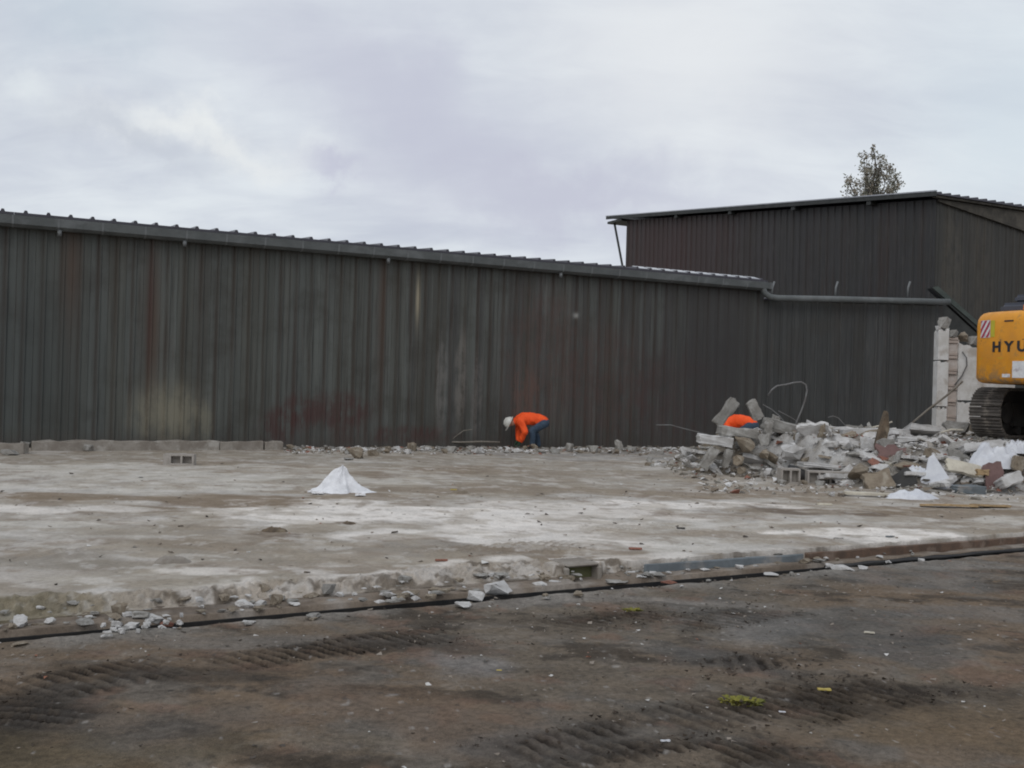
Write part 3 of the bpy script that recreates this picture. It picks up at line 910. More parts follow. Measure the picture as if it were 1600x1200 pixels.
rs_a = roof_sheet_mesh('roof_sheet', M_ROOF, R(4.6), -0.16, 12.4)
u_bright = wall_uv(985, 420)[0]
nsh = int((ULEN - XL) / 0.84) + 1
for i in range(nsh):
    x = ULEN - 0.84 * (i + 1)
    o = inst('roof_sheet', rs_a, shed)
    o.location = (x, 0, EAVE + 0.035)
fl_me = MB().prism([(-0.13, 0.012), (0.16, 0.10), (0.17, 0.08), (-0.12, -0.005)], -0.03, 0.33, 'x').mesh('eave_gleam_strip', M_GLEAM)  # strips added between the ribs to give the bright gleam at the eave
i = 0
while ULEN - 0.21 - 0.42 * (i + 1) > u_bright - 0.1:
    o = inst('eave_gleam_strip', fl_me, shed)
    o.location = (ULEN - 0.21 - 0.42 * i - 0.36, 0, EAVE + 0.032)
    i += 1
# gutter
gp = [(-0.03, 0.30), (-0.03, 0.05), (-0.09, 0.0), (-0.22, 0.0), (-0.29, 0.07), (-0.315, 0.30), (-0.33, 0.30), (-0.31, 0.06), (-0.228, -0.014), (-0.082, -0.014), (-0.016, 0.044), (-0.016, 0.30)]
gut = MB().prism(gp, XL, ULEN + 0.02, 'x').build('gutter', M_GUT, shed)
gut.location.z = EAVE - 0.055 - 0.216
gut.scale.z = 0.72
MB().prism([(-0.29, 0.0), (-0.03, 0.0), (-0.03, 0.29), (-0.31, 0.29)], ULEN + 0.02, ULEN + 0.035, 'x').build('gutter_end', M_GUT, gut)
strap = MB().prism([(-0.335, 0.30), (-0.316, 0.055), (-0.232, -0.022), (-0.08, -0.022), (-0.08, -0.015), (-0.229, -0.015), (-0.311, 0.06), (-0.3305, 0.30)], -0.02, 0.02, 'x').mesh('gutter_strap', M_GUTL)
u = XL + 0.4
while u < ULEN:
    o = inst('gutter_strap', strap, gut)
    o.location = (u, 0, 0)
    u += 0.84
outl = MB().cyl((0, 0, 0), (0, 0, -0.17), 0.045, 0.042, 10).mesh('drop_outlet', M_GUTL, True)
for px, py in ((97, 352), (290, 370), (605, 398), (872, 424)):
    o = inst('drop_outlet', outl, gut)
    o.location = (wall_uv(px, py)[0] - 0.05, -0.24, -0.005)

# ------------------------------------------------------------------ low shed, set back at the right
LX = 5.13
M_LOW = steel('low_shed_steel', (0.040, 0.041, 0.041), (0.036, 0.036, 0.036), P1, (1, 0, 0), 0.3)
low = empty('low_shed', P1, 0, label='lower dark grey steel shed section under a round grey pipe', cat='shed')
panl = MB().prism(pts, -0.1, 4.22, 'z').mesh('wall_panel', M_LOW)
for i in range(5):
    o = inst('wall_panel', panl, low)
    o.location = (i * 1.026 + 0.0, rp.uniform(0, 0.006), rp.uniform(-0.01, 0.01))
    o.scale = (1.026 / 1.05, 0.8, 1)
MB().box(0.05, LX, 0.04, 0.14, 3.9, 4.2).build('wall_rail', M_DSTEEL, low)
MB().prism([(0.06, 0.0), (4.2, 0.0), (4.2, 4.45), (0.06, 4.2)], LX + 0.002, LX + 0.06, 'x').build('end_wall', M_DSTEEL, low)
lr = roof_sheet_mesh('roof_sheet', M_ROOF, R(3.0), -0.02, 4.4, 0.84, (0.21, 0.63))
for i in range(6):
    o = inst('roof_sheet', lr, low)
    o.location = (i * 0.856, 0, 4.262)
g0 = P1 + Vector((0, 0, 0))
zt = lambda px, py, y=29.1: far(px, py, y).z - 0.0
pipe_pts = [far(1190, 441, 29.0), far(1192, 450, 29.0), far(1195, 458, 29.0), far(1203, 464, 29.0), far(1215, 466, 29.0), far(1300, 467.5, 29.0), far(1400, 470, 29.0), far(1484, 472, 29.0)]
MB().tube([p - P1 for p in pipe_pts], 0.088, 12).build('gutter_pipe', M_GUT, low, True)
for px in (1206, 1305, 1418):
    p0, p1, p2 = far(px, 464, 29.05), far(px + 1, 449, 29.05), far(px + 4, 440, 29.1)
    MB().tube([p - P1 for p in (p0, p1, p2)], 0.028, 8).build('pipe_bracket', M_GUTL, low, True)

# sloping lean-to end beyond the low shed
lt = empty('lean_to', (12.38, 29.6, 0), 0, label='dark lean-to roof edge sloping down behind the broken white wall', cat='lean-to')
MB().prism([(-0.35, 4.72), (-0.15, 4.76), (2.6, 2.40), (2.6, 2.15)], 0, 0.3, 'y').build('roof_slab', M_DSTEEL, lt)
MB().prism([(-0.10, 0.0), (2.4, 0.0), (2.4, 2.28), (-0.10, 4.44)], 0.06, 0.2, 'y').build('end_wall', M_DSTEEL, lt)
MB().prism([(-0.33, 4.735), (-0.16, 4.785), (2.62, 2.43), (2.62, 2.36)], -0.05, -0.002, 'y').build('verge_trim', simple('mossy_trim', (0.075, 0.09, 0.08), (0.05, 0.06, 0.055), 4, 0.6), lt)

# ------------------------------------------------------------------ tall shed behind
TC = Vector((13.5, 33.0, 0))
tall = empty('tall_shed', TC, URZ, label='tall dark corrugated steel shed with overhanging single-pitch roof behind the long shed', cat='shed')
TY = 18.5
zroof = lambda y: 7.98 + 0.098 * y
M_TL = steel('tall_shed_side', (0.036, 0.034, 0.035), (0.046, 0.031, 0.030), TC, UN, 0.35, [(15.5, 6, 4.5, 5.0, (0.062, 0.034, 0.033), 0.5, False)])
M_TR = steel('tall_shed_front', (0.038, 0.036, 0.032), (0.046, 0.041, 0.034), TC, UX, 0.3, [(0.8, 5, 0.5, 3, (0.085, 0.075, 0.06), 0.6, True), (2.2, 5, 0.6, 3, (0.075, 0.066, 0.054), 0.5, True)])
ny = 17
wdy = TY / ny
for i in range(ny):
    y0, y1 = i * wdy, (i + 1) * wdy - 0.004
    prof = [(y0, 0.0)]
    for k_ in range(3):
        yc = y0 + wdy * (k_ + 0.5) / 3
        prof += [(yc - 0.055, 0.0), (yc - 0.028, -0.04), (yc + 0.028, -0.04), (yc + 0.055, 0.0)]
    prof += [(y1, 0.0), (y1, 0.03), (y0, 0.03)]
    n = len(prof)
    vs = [(x, y, 0.0) for y, x in prof] + [(x, y, zroof(y) - 0.02) for y, x in prof]
    fs = [tuple(range(n)), tuple(range(2 * n - 1, n - 1, -1))] + [(j, j + n, (j + 1) % n + n, (j + 1) % n) for j in range(n)]
    MB().add(vs, fs).build('wall_panel', M_TL, tall)
panr = MB().prism(pts, 0.0, zroof(0) - 0.03, 'z').mesh('wall_panel', M_TR)
for i in range(9):
    o = inst('wall_panel', panr, tall)
    o.location = (0.045 + i * 1.05, -0.005, 0)
MB().box(0.05, 9.4, TY - 0.1, TY, 0, zroof(TY) - 0.05).build('back_wall', M_DSTEEL, tall)
MB().prism([(0.1, 0.0), (TY, 0.0), (TY, zroof(TY) - 0.05), (0.1, zroof(0) - 0.05)], 9.45, 9.5, 'x').build('end_wall', M_DSTEEL, tall)
# roof
slope_t = math.atan(0.098)
OV = 0.28
trs = roof_sheet_mesh('roof_sheet', M_ROOF, slope_t, -OV, TY + OV + 1.4, 0.84, (0.21, 0.63))
for i in range(12):
    o = inst('roof_sheet', trs, tall)
    o.location = (-0.30 + 0.84 * i, 0, zroof(0) + 0.15)
MB().add([(-0.22, -OV + 0.06, zroof(-OV) + 0.02), (9.6, -OV + 0.06, zroof(-OV) + 0.02), (9.6, -0.05, zroof(0) - 0.0), (-0.22, -0.05, zroof(0)),
          (-0.22, -OV + 0.06, zroof(-OV) + 0.09), (9.6, -OV + 0.06, zroof(-OV) + 0.09), (9.6, -0.05, zroof(0) + 0.09), (-0.22, -0.05, zroof(0) + 0.09)],
         [(0, 1, 2, 3), (4, 5, 6, 7), (0, 1, 5, 4), (1, 2, 6, 5), (2, 3, 7, 6), (3, 0, 4, 7)]).build('soffit', M_SOFF, tall)
MB().prism([(0.02, zroof(0) - 0.03), (9.4, zroof(0) - 0.03), (9.4, zroof(0) - 1.42), (0.02, zroof(0) - 0.10)], -0.11, -0.052, 'y').build('gable_board', M_SOFF, tall)
y0, y1 = -OV - 0.02, TY + 1.38
MB().prism([(y0, zroof(y0) + 0.04), (y1, zroof(y1) + 0.04), (y1, zroof(y1) + 0.18), (y0, zroof(y0) + 0.18)], -0.345, -0.305, 'x').build('verge_trim', M_DSTEEL, tall)
MB().prism([(y0, zroof(y0) + 0.183), (y1, zroof(y1) + 0.183), (y1, zroof(y1) + 0.225), (y0, zroof(y0) + 0.225)], -0.36, -0.29, 'x').build('verge_cap', M_VERGE, tall)
for yy in (2.6, 6.4, 10.2, 14.0):
    MB().prism([(yy - 0.1, zroof(yy) - 0.10), (yy + 0.1, zroof(yy) - 0.10), (yy + 0.1, zroof(yy) + 0.03), (yy - 0.1, zroof(yy) + 0.03)], -0.30, -0.045, 'x').build('purlin_end', M_DSTEEL, tall)
MB().box(-0.3, 9.6, TY + 0.02, TY + 1.3, zroof(TY) - 0.06, zroof(TY) + 0.05).build('eave_box', M_DSTEEL, tall)
MB().cyl((-0.1, TY + 0.05, zroof(TY) - 2.4), (-0.1, TY + 0.95, zroof(TY) - 0.08), 0.055, 0.055, 8).build('roof_brace', M_DSTEEL, tall)

# ------------------------------------------------------------------ tree far behind the sheds
tr = empty('tree', (far(1357, 600, 62).x, 62, 0), 0, label='tall sparse tree whose crown shows above the tall shed roof', cat='tree')
rt = random.Random(21)
tb = MB()
leafv, leaff = [], []


def leaf(p, sz):
    d = Vector((rt.gauss(0, 1), rt.gauss(0, 1), rt.gauss(0, 1))).normalized()
    a = d.orthogonal().normalized() * sz * 0.6
    c = d.cross(a).normalized() * sz
    k = len(leafv)
    leafv.extend([p - c, p + a, p + c, p - a, ])
    leaff.append((k, k + 1, k + 2, k + 3))


def clump(p, rad, n):
    for _ in range(n):
        q = p + Vector((rt.gauss(0, 0.5), rt.gauss(0, 0.5), rt.gauss(0, 0.5))) * rad
        leaf(q, rt.uniform(0.05, 0.105))


def limb(a, b_, r0, r1, n=5):
    pp = [a.lerp(b_, i / n) + Vector((rt.gauss(0, 1), rt.gauss(0, 1), 0)) * (b_ - a).length * 0.02 * (0 < i < n) for i in range(n + 1)]
    tb.tube(pp, [r0 + (r1 - r0) * i / n for i in range(n + 1)], 6)
    return pp


HT = 16.75
limb(Vector((0, 0, 0)), Vector((0.1, 0, 7)), 0.30, 0.22)
limb(Vector((0.1, 0, 7)), Vector((-0.1, 0, HT - 0.1)), 0.22, 0.02, 8)
# (height of tip, sideways reach) of ascending limbs
for (x, zt_, z0_) in ((-0.75, 15.7, 12.4), (-0.85, 15.0, 12), (0.3, 16.2, 13), (0.6, 15.9, 12.6), (0.95, 15.5, 12.2), (1.3, 15.2, 11.8), (1.6, 14.9, 11.6), (1.8, 14.4, 11), (1.5, 14.2, 11), (-1.85, 14.45, 11), (-1.55, 14.7, 11.2), (-1.2, 14.4, 11),
                      (-2.0, 14.0, 10.6), (-0.5, 16.1, 13), (0.1, 15.8, 12.6), (-0.2, 15.3, 12), (0.4, 15.1, 12), (0.8, 14.7, 11.6), (0.0, 14.5, 11.4), (-0.6, 14.4, 11.2), (1.1, 14.2, 11), (-1.6, 13.2, 10), (1.6, 13.2, 10), (0.6, 13.3, 10), (-0.5, 13.2, 10), (1.1, 12.2, 9), (-1.1, 12.2, 9)):
    a = Vector((0.05, 0, z0_))
    b_ = Vector((x * 0.88, rt.uniform(-0.7, 0.7), zt_))
    pp = limb(a, b_, 0.05, 0.012)
    for i, p in enumerate(pp[2:]):
        clump(p + Vector((rt.uniform(-.15, .15), rt.uniform(-.2, .2), rt.uniform(-.1, .15))), rt.uniform(0.22, 0.40), rt.randint(34, 58))
        if rt.random() < 0.5:
            q = p + Vector((rt.uniform(-.4, .4), rt.uniform(-.4, .4), rt.uniform(0, .4)))
            limb(p, q, 0.014, 0.006, 2)
            clump(q, 0.20, rt.randint(10, 20))
for i in range(7):
    clump(Vector((-0.1 + rt.uniform(-0.08, 0.08), 0, HT - 0.12 * i)), 0.14, 12)
tb.build('trunk', M_BARK, tr, True)
MB().add(leafv, leaff).build('crown', M_LEAF, tr)

# ------------------------------------------------------------------ broken white wall
BW = Vector((9.80, 23.6, 0))
bw = empty('broken_wall', BW, R(-4), label='broken white plastered wall stub with ragged stone top behind the excavator', cat='wall')
ZB = 0.35


def ragged(x0, x1, z0, tops, y0, y1, name, mt, seed):
    r_ = random.Random(seed)
    n = 9
    top = [(x0 + (x1 - x0) * i / n, np.interp(i / n, [t[0] for t in tops], [t[1] for t in tops]) - r_.uniform(0, 0.02) * (1 + 3 * (tops[-1][1] < 2.78 or tops[-1][1] > 3))) for i in range(n + 1)]
    return MB().prism([(x0, z0), (x1, z0)] + top[::-1], y0, y1, 'y').build(name, mt, bw, False, 0.004, 1)


M_PWALL = simple('dirty_white_plaster', (0.66, 0.65, 0.635), (0.52, 0.50, 0.47), 3, 0.95, 0.5, 0.012, c3=(0.42, 0.38, 0.34))
zs = [ZB, 1.35, 2.42, 3.12]
for i in range(3):
    x1 = 0.235 + rnd.uniform(-0.02, 0.02)
    ragged(0.0 + rnd.uniform(-0.006, 0.006), x1, zs[i] + 0.003, [(0, zs[i + 1] - 0.003), (1, zs[i + 1] - 0.003 + (0.05 if i == 2 else 0))], 0.0, 0.3, 'plaster_block', M_PWALL, 40 + i)
zz_ = [ZB, 1.5, 2.86]
for i in range(2):
    tp = zz_[i + 1] - 0.01
    ragged(0.47, 1.02, zz_[i] + 0.005, [(0, tp), (1, tp)] if i < 1 else [(0, 2.86), (0.4, 2.80), (1, 2.72)], 0.02, 0.3, 'plaster_block', M_PWALL, 60 + i)
    ragged(1.03, 1.75, zz_[i] + 0.005, [(0, tp), (1, tp)] if i < 1 else [(0, 2.72), (0.5, 2.5), (1, 2.1)], 0.03, 0.3, 'plaster_block', M_PWALL, 70 + i)
MB().prism([(0.22, ZB), (0.50, ZB), (0.50, 2.9), (0.22, 2.95)], 0.10, 0.29, 'y').build('wall_core', simple('pinkish_mortar', (0.54, 0.49, 0.46), (0.44, 0.38, 0.34), 7, 0.95), bw)
bk = MB().box(-0.105, 0.105, -0.05, 0.05, -0.03, 0.03).mesh('brick', simple('pale_brick', (0.50, 0.43, 0.38), (0.42, 0.35, 0.31), 9, 0.95, var=0.3), bevel=0.006, seg=1)
for i in range(36):
    if (i * 7) % 5 in (1, 2, 4): continue
    o = inst('brick', bk, bw)
    o.location = (0.352 + rnd.uniform(-0.012, 0.012), 0.11 + rnd.uniform(-0.02, 0.02), ZB + 0.05 + i * 0.072)
    o.rotation_euler = (0, 0, R(rnd.uniform(-5, 5)))
for (x, z, w_, h_, yaw, k_) in ((0.20, 3.27, 0.42, 0.34, 10, 'grey'), (0.06, 3.15, 0.22, 0.14, 0, 'white'), (0.40, 3.03, 0.38, 0.22, 30, 'grey'), (0.62, 2.97, 0.34, 0.26, -10, 'tan'), (0.85, 2.88, 0.36, 0.26, 40, 'grey'), (1.05, 2.80, 0.3, 0.24, 0, 'tan'), (1.3, 2.66, 0.34, 0.22, 15, 'grey'), (1.52, 2.45, 0.3, 0.2, 60, 'grey')):
    ci = (4, 1)[int(x * 10) % 2]
    o = inst('stone', CH[k_][ci], bw)
    o.location = (x, 0.14, z)
    o.scale = (w_, 0.34, h_ / (0.9, 0.75)[ci == 1])
    o.rotation_euler = (0, 0, R(yaw * 0.4))
MB().tube([(0.53, -0.03, 2.62), (0.61, -0.07, 2.48), (0.62, -0.08, 2.30), (0.52, -0.05, 2.05), (0.38, -0.02, 1.85)], 0.016, 6).build('cable', M_WIRE, bw, True)


# ------------------------------------------------------------------ excavator
EX = Vector((11.38, 19.72, 0.81))
EH = math.atan2(0.62, 0.79)
ex = empty('excavator', EX, EH, label='yellow tracked excavator on the rubble seen from behind', cat='excavator')


def exb(b, name, mt, parent=ex, bevel=0.02, smooth=False, seg=2):
    o = b.build(name, mt, parent, smooth, bevel, seg)
    return o


# tracks
RO, CX = 0.44, 1.72
shoe = MB()
shoe.box(-0.088, 0.088, -0.30, 0.30, -0.012, 0.012)
for xx in (-0.066, 0.0, 0.066):
    shoe.prism([(xx - 0.013, 0.012), (xx + 0.013, 0.012), (xx + 0.006, 0.042), (xx - 0.006, 0.042)], -0.298, 0.298, 'y')
shoe_me = shoe.mesh('track_shoe', M_TRK)
per = 4 * CX + 2 * math.pi * RO
NS = 50
for sy in (1.2, -1.2):
    tk = MB()
    stad = [(CX + 0.30 * math.cos(a), 0.475 + 0.30 * math.sin(a)) for a in np.linspace(-math.pi / 2, math.pi / 2, 9)] + [(-CX + 0.30 * math.cos(a), 0.475 + 0.30 * math.sin(a)) for a in np.linspace(math.pi / 2, 3 * math.pi / 2, 9)]
    stad_o = [(CX + 0.425 * math.cos(a), 0.475 + 0.425 * math.sin(a)) for a in np.linspace(-math.pi / 2, math.pi / 2, 13)] + [(-CX + 0.425 * math.cos(a), 0.475 + 0.425 * math.sin(a)) for a in np.linspace(math.pi / 2, 3 * math.pi / 2, 13)]
    tk.prism(stad_o, sy - 0.09, sy + 0.09, 'y')
    t_o = tk.build('track', M_UNDER, ex)
    MB().box(-1.4, 1.4, sy - 0.17, sy + 0.17, 0.22, 0.66).build('track_frame', M_UNDER, t_o)
    MB().cyl((-CX, sy - 0.13, 0.475), (-CX, sy + 0.13, 0.475), 0.36, 0.36, 22).cyl((-CX, sy - 0.20, 0.475), (-CX, sy + 0.20, 0.475), 0.20, 0.20, 16).build('sprocket', M_UNDER, t_o)
    MB().cyl((CX, sy - 0.13, 0.475), (CX, sy + 0.13, 0.475), 0.36, 0.36, 22).build('idler', M_UNDER, t_o)
    for i in range(7):
        x = -1.2 + 0.4 * i
        MB().cyl((x, sy - 0.19, 0.13), (x, sy + 0.19, 0.13), 0.09, 0.09, 12).build('roller', M_UNDER, t_o)
    for i in range(NS):
        s_ = (i + 0.5) / NS * per
        if s_ < 2 * CX:
            p, an = (-CX + s_, 0.475 + RO), 0
        elif s_ < 2 * CX + math.pi * RO:
            a = (s_ - 2 * CX) / RO
            p, an = (CX + RO * math.sin(a), 0.475 + RO * math.cos(a)), a
        elif s_ < 4 * CX + math.pi * RO:
            q = s_ - 2 * CX - math.pi * RO
            p, an = (CX - q, 0.475 - RO), math.pi
        else:
            a = (s_ - 4 * CX - math.pi * RO) / RO
            p, an = (-CX - RO * math.sin(a), 0.475 - RO * math.cos(a)), math.pi + a
        o = inst('track_shoe', shoe_me, t_o)
        o.matrix_local = Matrix.Translation((p[0], sy, p[1])) @ Matrix.Rotation(an, 4, 'Y')
exb(MB().box(-0.8, 0.8, -1.05, 1.05, 0.42, 0.75).cyl((0, 0, 0.75), (0, 0, 1.02), 0.65, 0.65, 24), 'undercarriage', M_UNDER, bevel=0.0)
exb(MB().box(-1.70, 1.85, -1.22, 1.22, 1.02, 1.22), 'deck', M_BLK, bevel=0.02)
# counterweight: rounded block, rear face on an arc about the slewing centre
arc = [(-2.78 * math.cos(a), 2.78 * math.sin(a)) for a in np.linspace(R(24), R(-24), 15)]
plan = [(-1.72, 1.27), (-2.32, 1.27), (-2.42, 1.255), (-2.50, 1.21)] + arc + [(-2.50, -1.21), (-2.42, -1.255), (-2.32, -1.27), (-1.72, -1.27)]
pl = [Vector(p) for p in plan]
npl = len(pl)


def inset(k_):
    out = []
    for i in range(npl):
        d0 = (pl[i] - pl[i - 1]).normalized()
        d1 = (pl[(i + 1) % npl] - pl[i]).normalized()
        nn = (Vector((-d0.y, d0.x)) + Vector((-d1.y, d1.x))).normalized()
        if i in (0, npl - 1): nn = Vector((0, nn.y))
        out.append(pl[i] + nn * k_)
    return out


cc = sum((p.x * pl[(i + 1) % npl].y - pl[(i + 1) % npl].x * p.y) for i, p in enumerate(pl))
sg = 1 if cc > 0 else -1
cb = MB()
levels = [(1.02, 0.16), (1.03, 0.10), (1.06, 0.04), (1.12, 0.0), (1.6, 0.0), (2.12, 0.0), (2.20, 0.012), (2.27, 0.05), (2.32, 0.11), (2.345, 0.20)]
for z_, k_ in levels:
    cb.v += [(p.x, p.y, z_) for p in inset(k_ * sg)]
for i in range(len(levels) - 1):
    for j in range(npl):
        cb.f.append((i * npl + j, i * npl + (j + 1) % npl, (i + 1) * npl + (j + 1) % npl, (i + 1) * npl + j))
cb.f += [tuple(range(npl)), tuple(range((len(levels) - 1) * npl, len(levels) * npl))]
cw = cb.build('counterweight', M_YEL, ex, True)
sharp(cw.data, 45)


def rear(y, z, out=0.004):
    """spot on the counterweight's rear face with its frame: x to the right as seen from behind, y up, z outwards"""
    a = math.asin(y / 2.78)
    nrm = Vector((-math.cos(a), math.sin(a), 0))
    p = nrm * (2.78 + out) + Vector((0, 0, z))
    xr = Vector((0, 0, 1)).cross(nrm).normalized()
    mm = Matrix.Identity(4)
    for i in range(3):
        mm[i][0], mm[i][1], mm[i][2], mm[i][3] = xr[i], (0, 0, 1)[i], nrm[i], p[i]
    return mm


for i, chx in enumerate('HYUNDAI'):
    cu = bpy.data.curves.new('letter', 'FONT')
    cu.body = chx
    cu.size = 0.255
    cu.align_x = 'CENTER'
    cu.extrude = 0.004
    cu.offset = 0.010
    tmp = bpy.data.objects.new('tmp', cu)
    COL.objects.link(tmp)
    dg = bpy.context.evaluated_depsgraph_get()
    me = bpy.data.meshes.new_from_object(tmp.evaluated_get(dg))
    bpy.data.objects.remove(tmp)
    me.materials.clear()
    me.materials.append(M_BLK)
    o = inst('letter', me, cw)
    o.matrix_local = rear(0.75 - 0.25 * i, 1.60) @ Matrix.Diagonal((1.05, 1, 1, 1))


def curved_panel(name, ya, yb, z0, z1, mt, out=0.004, parent=cw, th=0.006):
    b = MB()
    n = 5
    for i in range(n):
        y_a, y_b = ya + (yb - ya) * i / n, ya + (yb - ya) * (i + 1) / n
        P = []
        for (y, z) in ((y_a, z0), (y_b, z0), (y_b, z1), (y_a, z1)):
            a = math.asin(y / 2.78)
            for o_ in (0, th):
                P.append((-math.cos(a) * (2.78 + out - 0.004 + o_), math.sin(a) * (2.78 + out - 0.004 + o_), z))
        b.add(P, [(0, 2, 4, 6), (1, 3, 5, 7), (0, 2, 3, 1), (2, 4, 5, 3), (4, 6, 7, 5), (6, 0, 1, 7)])
    return b.build(name, mt, parent)


for sgn in (1, -1):
    ya, yb = (1.12, 0.90) if sgn > 0 else (-0.90, -1.12)
    st_ = curved_panel('hazard_sticker', ya, yb, 1.86, 2.18, M_STKW)
    nb = 5
    for i in range(nb):
        # slanted red bars within the sticker
        b = MB()
        w_ = abs(ya - yb)
        for (c0,) in ((i * 0.11 - 0.05,),):
            q = []
            for k_ in range(7):
                f = k_ / 6
                z_ = 1.865 + 0.31 * f
                for dd in (0.0, 0.055):
                    y_ = max(ya, yb) - min(max(c0 - 0.16 + f * 0.20 + dd, 0.003), w_ - 0.003)
                    a = math.asin(y_ / 2.78)
                    q.append((-math.cos(a) * 2.7885, math.sin(a) * 2.7885, z_))
            b.add(q, [(2 * j, 2 * j + 1, 2 * j + 3, 2 * j + 2) for j in range(6)])
        me = b.mesh('stripe', M_STKR)
        inst('hazard_stripe', me, cw)
    if sgn > 0:
        curved_panel('lime_sticker', 0.885, 0.80, 1.87, 2.17, M_STKY)
curved_panel('white_sticker', 0.42, -0.25, 1.12, 1.42, M_STKW)
curved_panel('grab_slot', 0.60, 0.42, 2.135, 2.16, M_BLK)
curved_panel('scuff', 0.62, 0.46, 1.13, 1.19, M_STKW)
curved_panel('seam', 1.12, -1.12, 1.475, 1.483, M_STKY, 0.004, cw, 0.003)
curved_panel('seam', 1.12, -1.12, 1.80, 1.812, M_BLK, 0.003, cw, 0.002)
# hood, exhaust cover, beacon, cab, boom
exb(MB().box(-1.70, 0.25, -1.2, 0.2, 1.24, 2.28).box(-1.70, 0.1, 0.22, 1.2, 1.24, 2.0), 'engine_housing', M_YEL, bevel=0.05)
M_HOOD = simple('hood_plastic', (0.050, 0.056, 0.078), (0.036, 0.040, 0.056), 3, 0.35, 0.05, 0.003, spec=0.6)
ec = exb(MB().box(-2.30, -0.9, -0.75, 0.92, 2.30, 2.52), 'engine_hood', M_HOOD, bevel=0.07, seg=3)
exb(MB().box(-2.2, -1.1, -0.62, 0.70, 2.51, 2.67), 'hood_step', M_HOOD, ec, 0.05, seg=3)
bc = exb(MB().cyl((-2.52, 0.30, 2.33), (-2.52, 0.30, 2.45), 0.065, 0.055, 12), 'beacon', M_AMB, bevel=0.012)
MB().cyl((-2.52, 0.30, 2.325), (-2.52, 0.30, 2.345), 0.085, 0.085, 12).build('beacon_base', M_BLK, bc)
cb_ = exb(MB().box(0.35, 1.85, 0.28, 1.22, 1.24, 1.75).box(0.35, 1.85, 0.28, 1.22, 2.84, 2.95)
          .box(0.35, 0.45, 0.28, 0.38, 1.75, 2.84).box(0.35, 0.45, 1.12, 1.22, 1.75, 2.84).box(1.75, 1.85, 0.28, 0.38, 1.75, 2.84).box(1.75, 1.85, 1.12, 1.22, 1.75, 2.84), 'cab', M_YEL, bevel=0.02)
for (x0, x1, y0, y1) in ((0.45, 1.75, 1.16, 1.18), (0.45, 1.75, 0.31, 0.33), (1.80, 1.82, 0.38, 1.12), (0.38, 0.40, 0.38, 1.12)):
    MB().box(x0, x1, y0, y1, 1.75, 2.84).build('window', M_GLASS, cb_)
bo = exb(MB().prism([(0.9, 1.5), (1.5, 1.35), (3.0, 3.6), (6.1, 4.0), (6.1, 4.35), (2.6, 4.3)], -0.55, -0.15, 'y'), 'boom', M_YEL, bevel=0.03)
MB().cyl((1.5, -0.72, 1.4), (3.3, -0.72, 3.5), 0.08, 0.08, 10).cyl((1.5, 0.02, 1.4), (3.3, 0.02, 3.5), 0.08, 0.08, 10).build('boom_ram', M_BLK, bo)
exb(MB().prism([(5.7, 4.75), (6.25, 4.4), (5.6, 1.9), (5.35, 1.9)], -0.5, -0.2, 'y'), 'arm', M_YEL, bevel=0.03)
bu = [(5.2, 2.0), (5.7, 1.95), (5.95, 1.3), (5.6, 0.75), (5.0, 0.72), (4.75, 0.95), (5.3, 0.95), (5.5, 1.3), (5.3, 1.7)]
exb(MB().prism(bu, -0.95, 0.25, 'y'), 'bucket', M_UNDER, bevel=0.02)


# ------------------------------------------------------------------ people
def skin(name, chains, mt, parent, root, sub=2, smooth=0, fold=0.0):
    """one continuous surface grown on joints; chains: lists of (key, position, radius)"""
    keys, vs, rad, es = {}, [], [], []
    for chn in chains:
        prev = None
        for kk, p, r_ in chn:
            if kk not in keys:
                keys[kk] = len(vs)
                vs.append(p)
                rad.append(r_)
            if prev is not None and prev != keys[kk]:
                es.append((prev, keys[kk]))
            prev = keys[kk]
    me = bpy.data.meshes.new(name)
    bm = bmesh.new()
    lay = bm.verts.layers.skin.verify()
    bv = []
    for i, p in enumerate(vs):
        v = bm.verts.new(p)
        r_ = rad[i] if isinstance(rad[i], tuple) else (rad[i], rad[i])
        v[lay].radius = r_
        bv.append(v)
    bv[keys[root]][lay].use_root = True
    for a, b_ in es:
        bm.edges.new((bv[a], bv[b_]))
    bm.to_mesh(me)
    bm.free()
    o = bpy.data.objects.new(name, me)
    COL.objects.link(o)
    md = o.modifiers.new('skin', 'SKIN')
    md.use_smooth_shade = True
    o.modifiers.new('sub', 'SUBSURF').levels = sub
    dg = bpy.context.evaluated_depsgraph_get()
    me2 = bpy.data.meshes.new_from_object(o.evaluated_get(dg))
    bpy.data.objects.remove(o)
    if smooth:
        bm = bmesh.new()
        bm.from_mesh(me2)
        for _ in range(smooth):
            bmesh.ops.smooth_vert(bm, verts=bm.verts, factor=0.5, use_axis_x=True, use_axis_y=True, use_axis_z=True)
        bm.normal_update()
        if fold:
            for v in bm.verts:
                x_, y_, z_ = v.co
                n_ = fbm(np.array(x_ * 9 + z_ * 6), np.array(y_ * 9 - z_ * 4), 71, 3) - 0.5
                v.co += v.normal * float(n_) * fold
        bm.to_mesh(me2)
        bm.free()
    me2.materials.clear()
    me2.materials.append(mt)
    me2.polygons.foreach_set('use_smooth', [True] * len(me2.polygons))
    return link(bpy.data.objects.new(name, me2), parent)


_ico = bmesh.new()
bmesh.ops.create_icosphere(_ico, subdivisions=2, radius=1.0)
ICO_V = [v.co.copy() for v in _ico.verts]
ICO_F = [tuple(v.index for v in f.verts) for f in _ico.faces]
_ico.free()


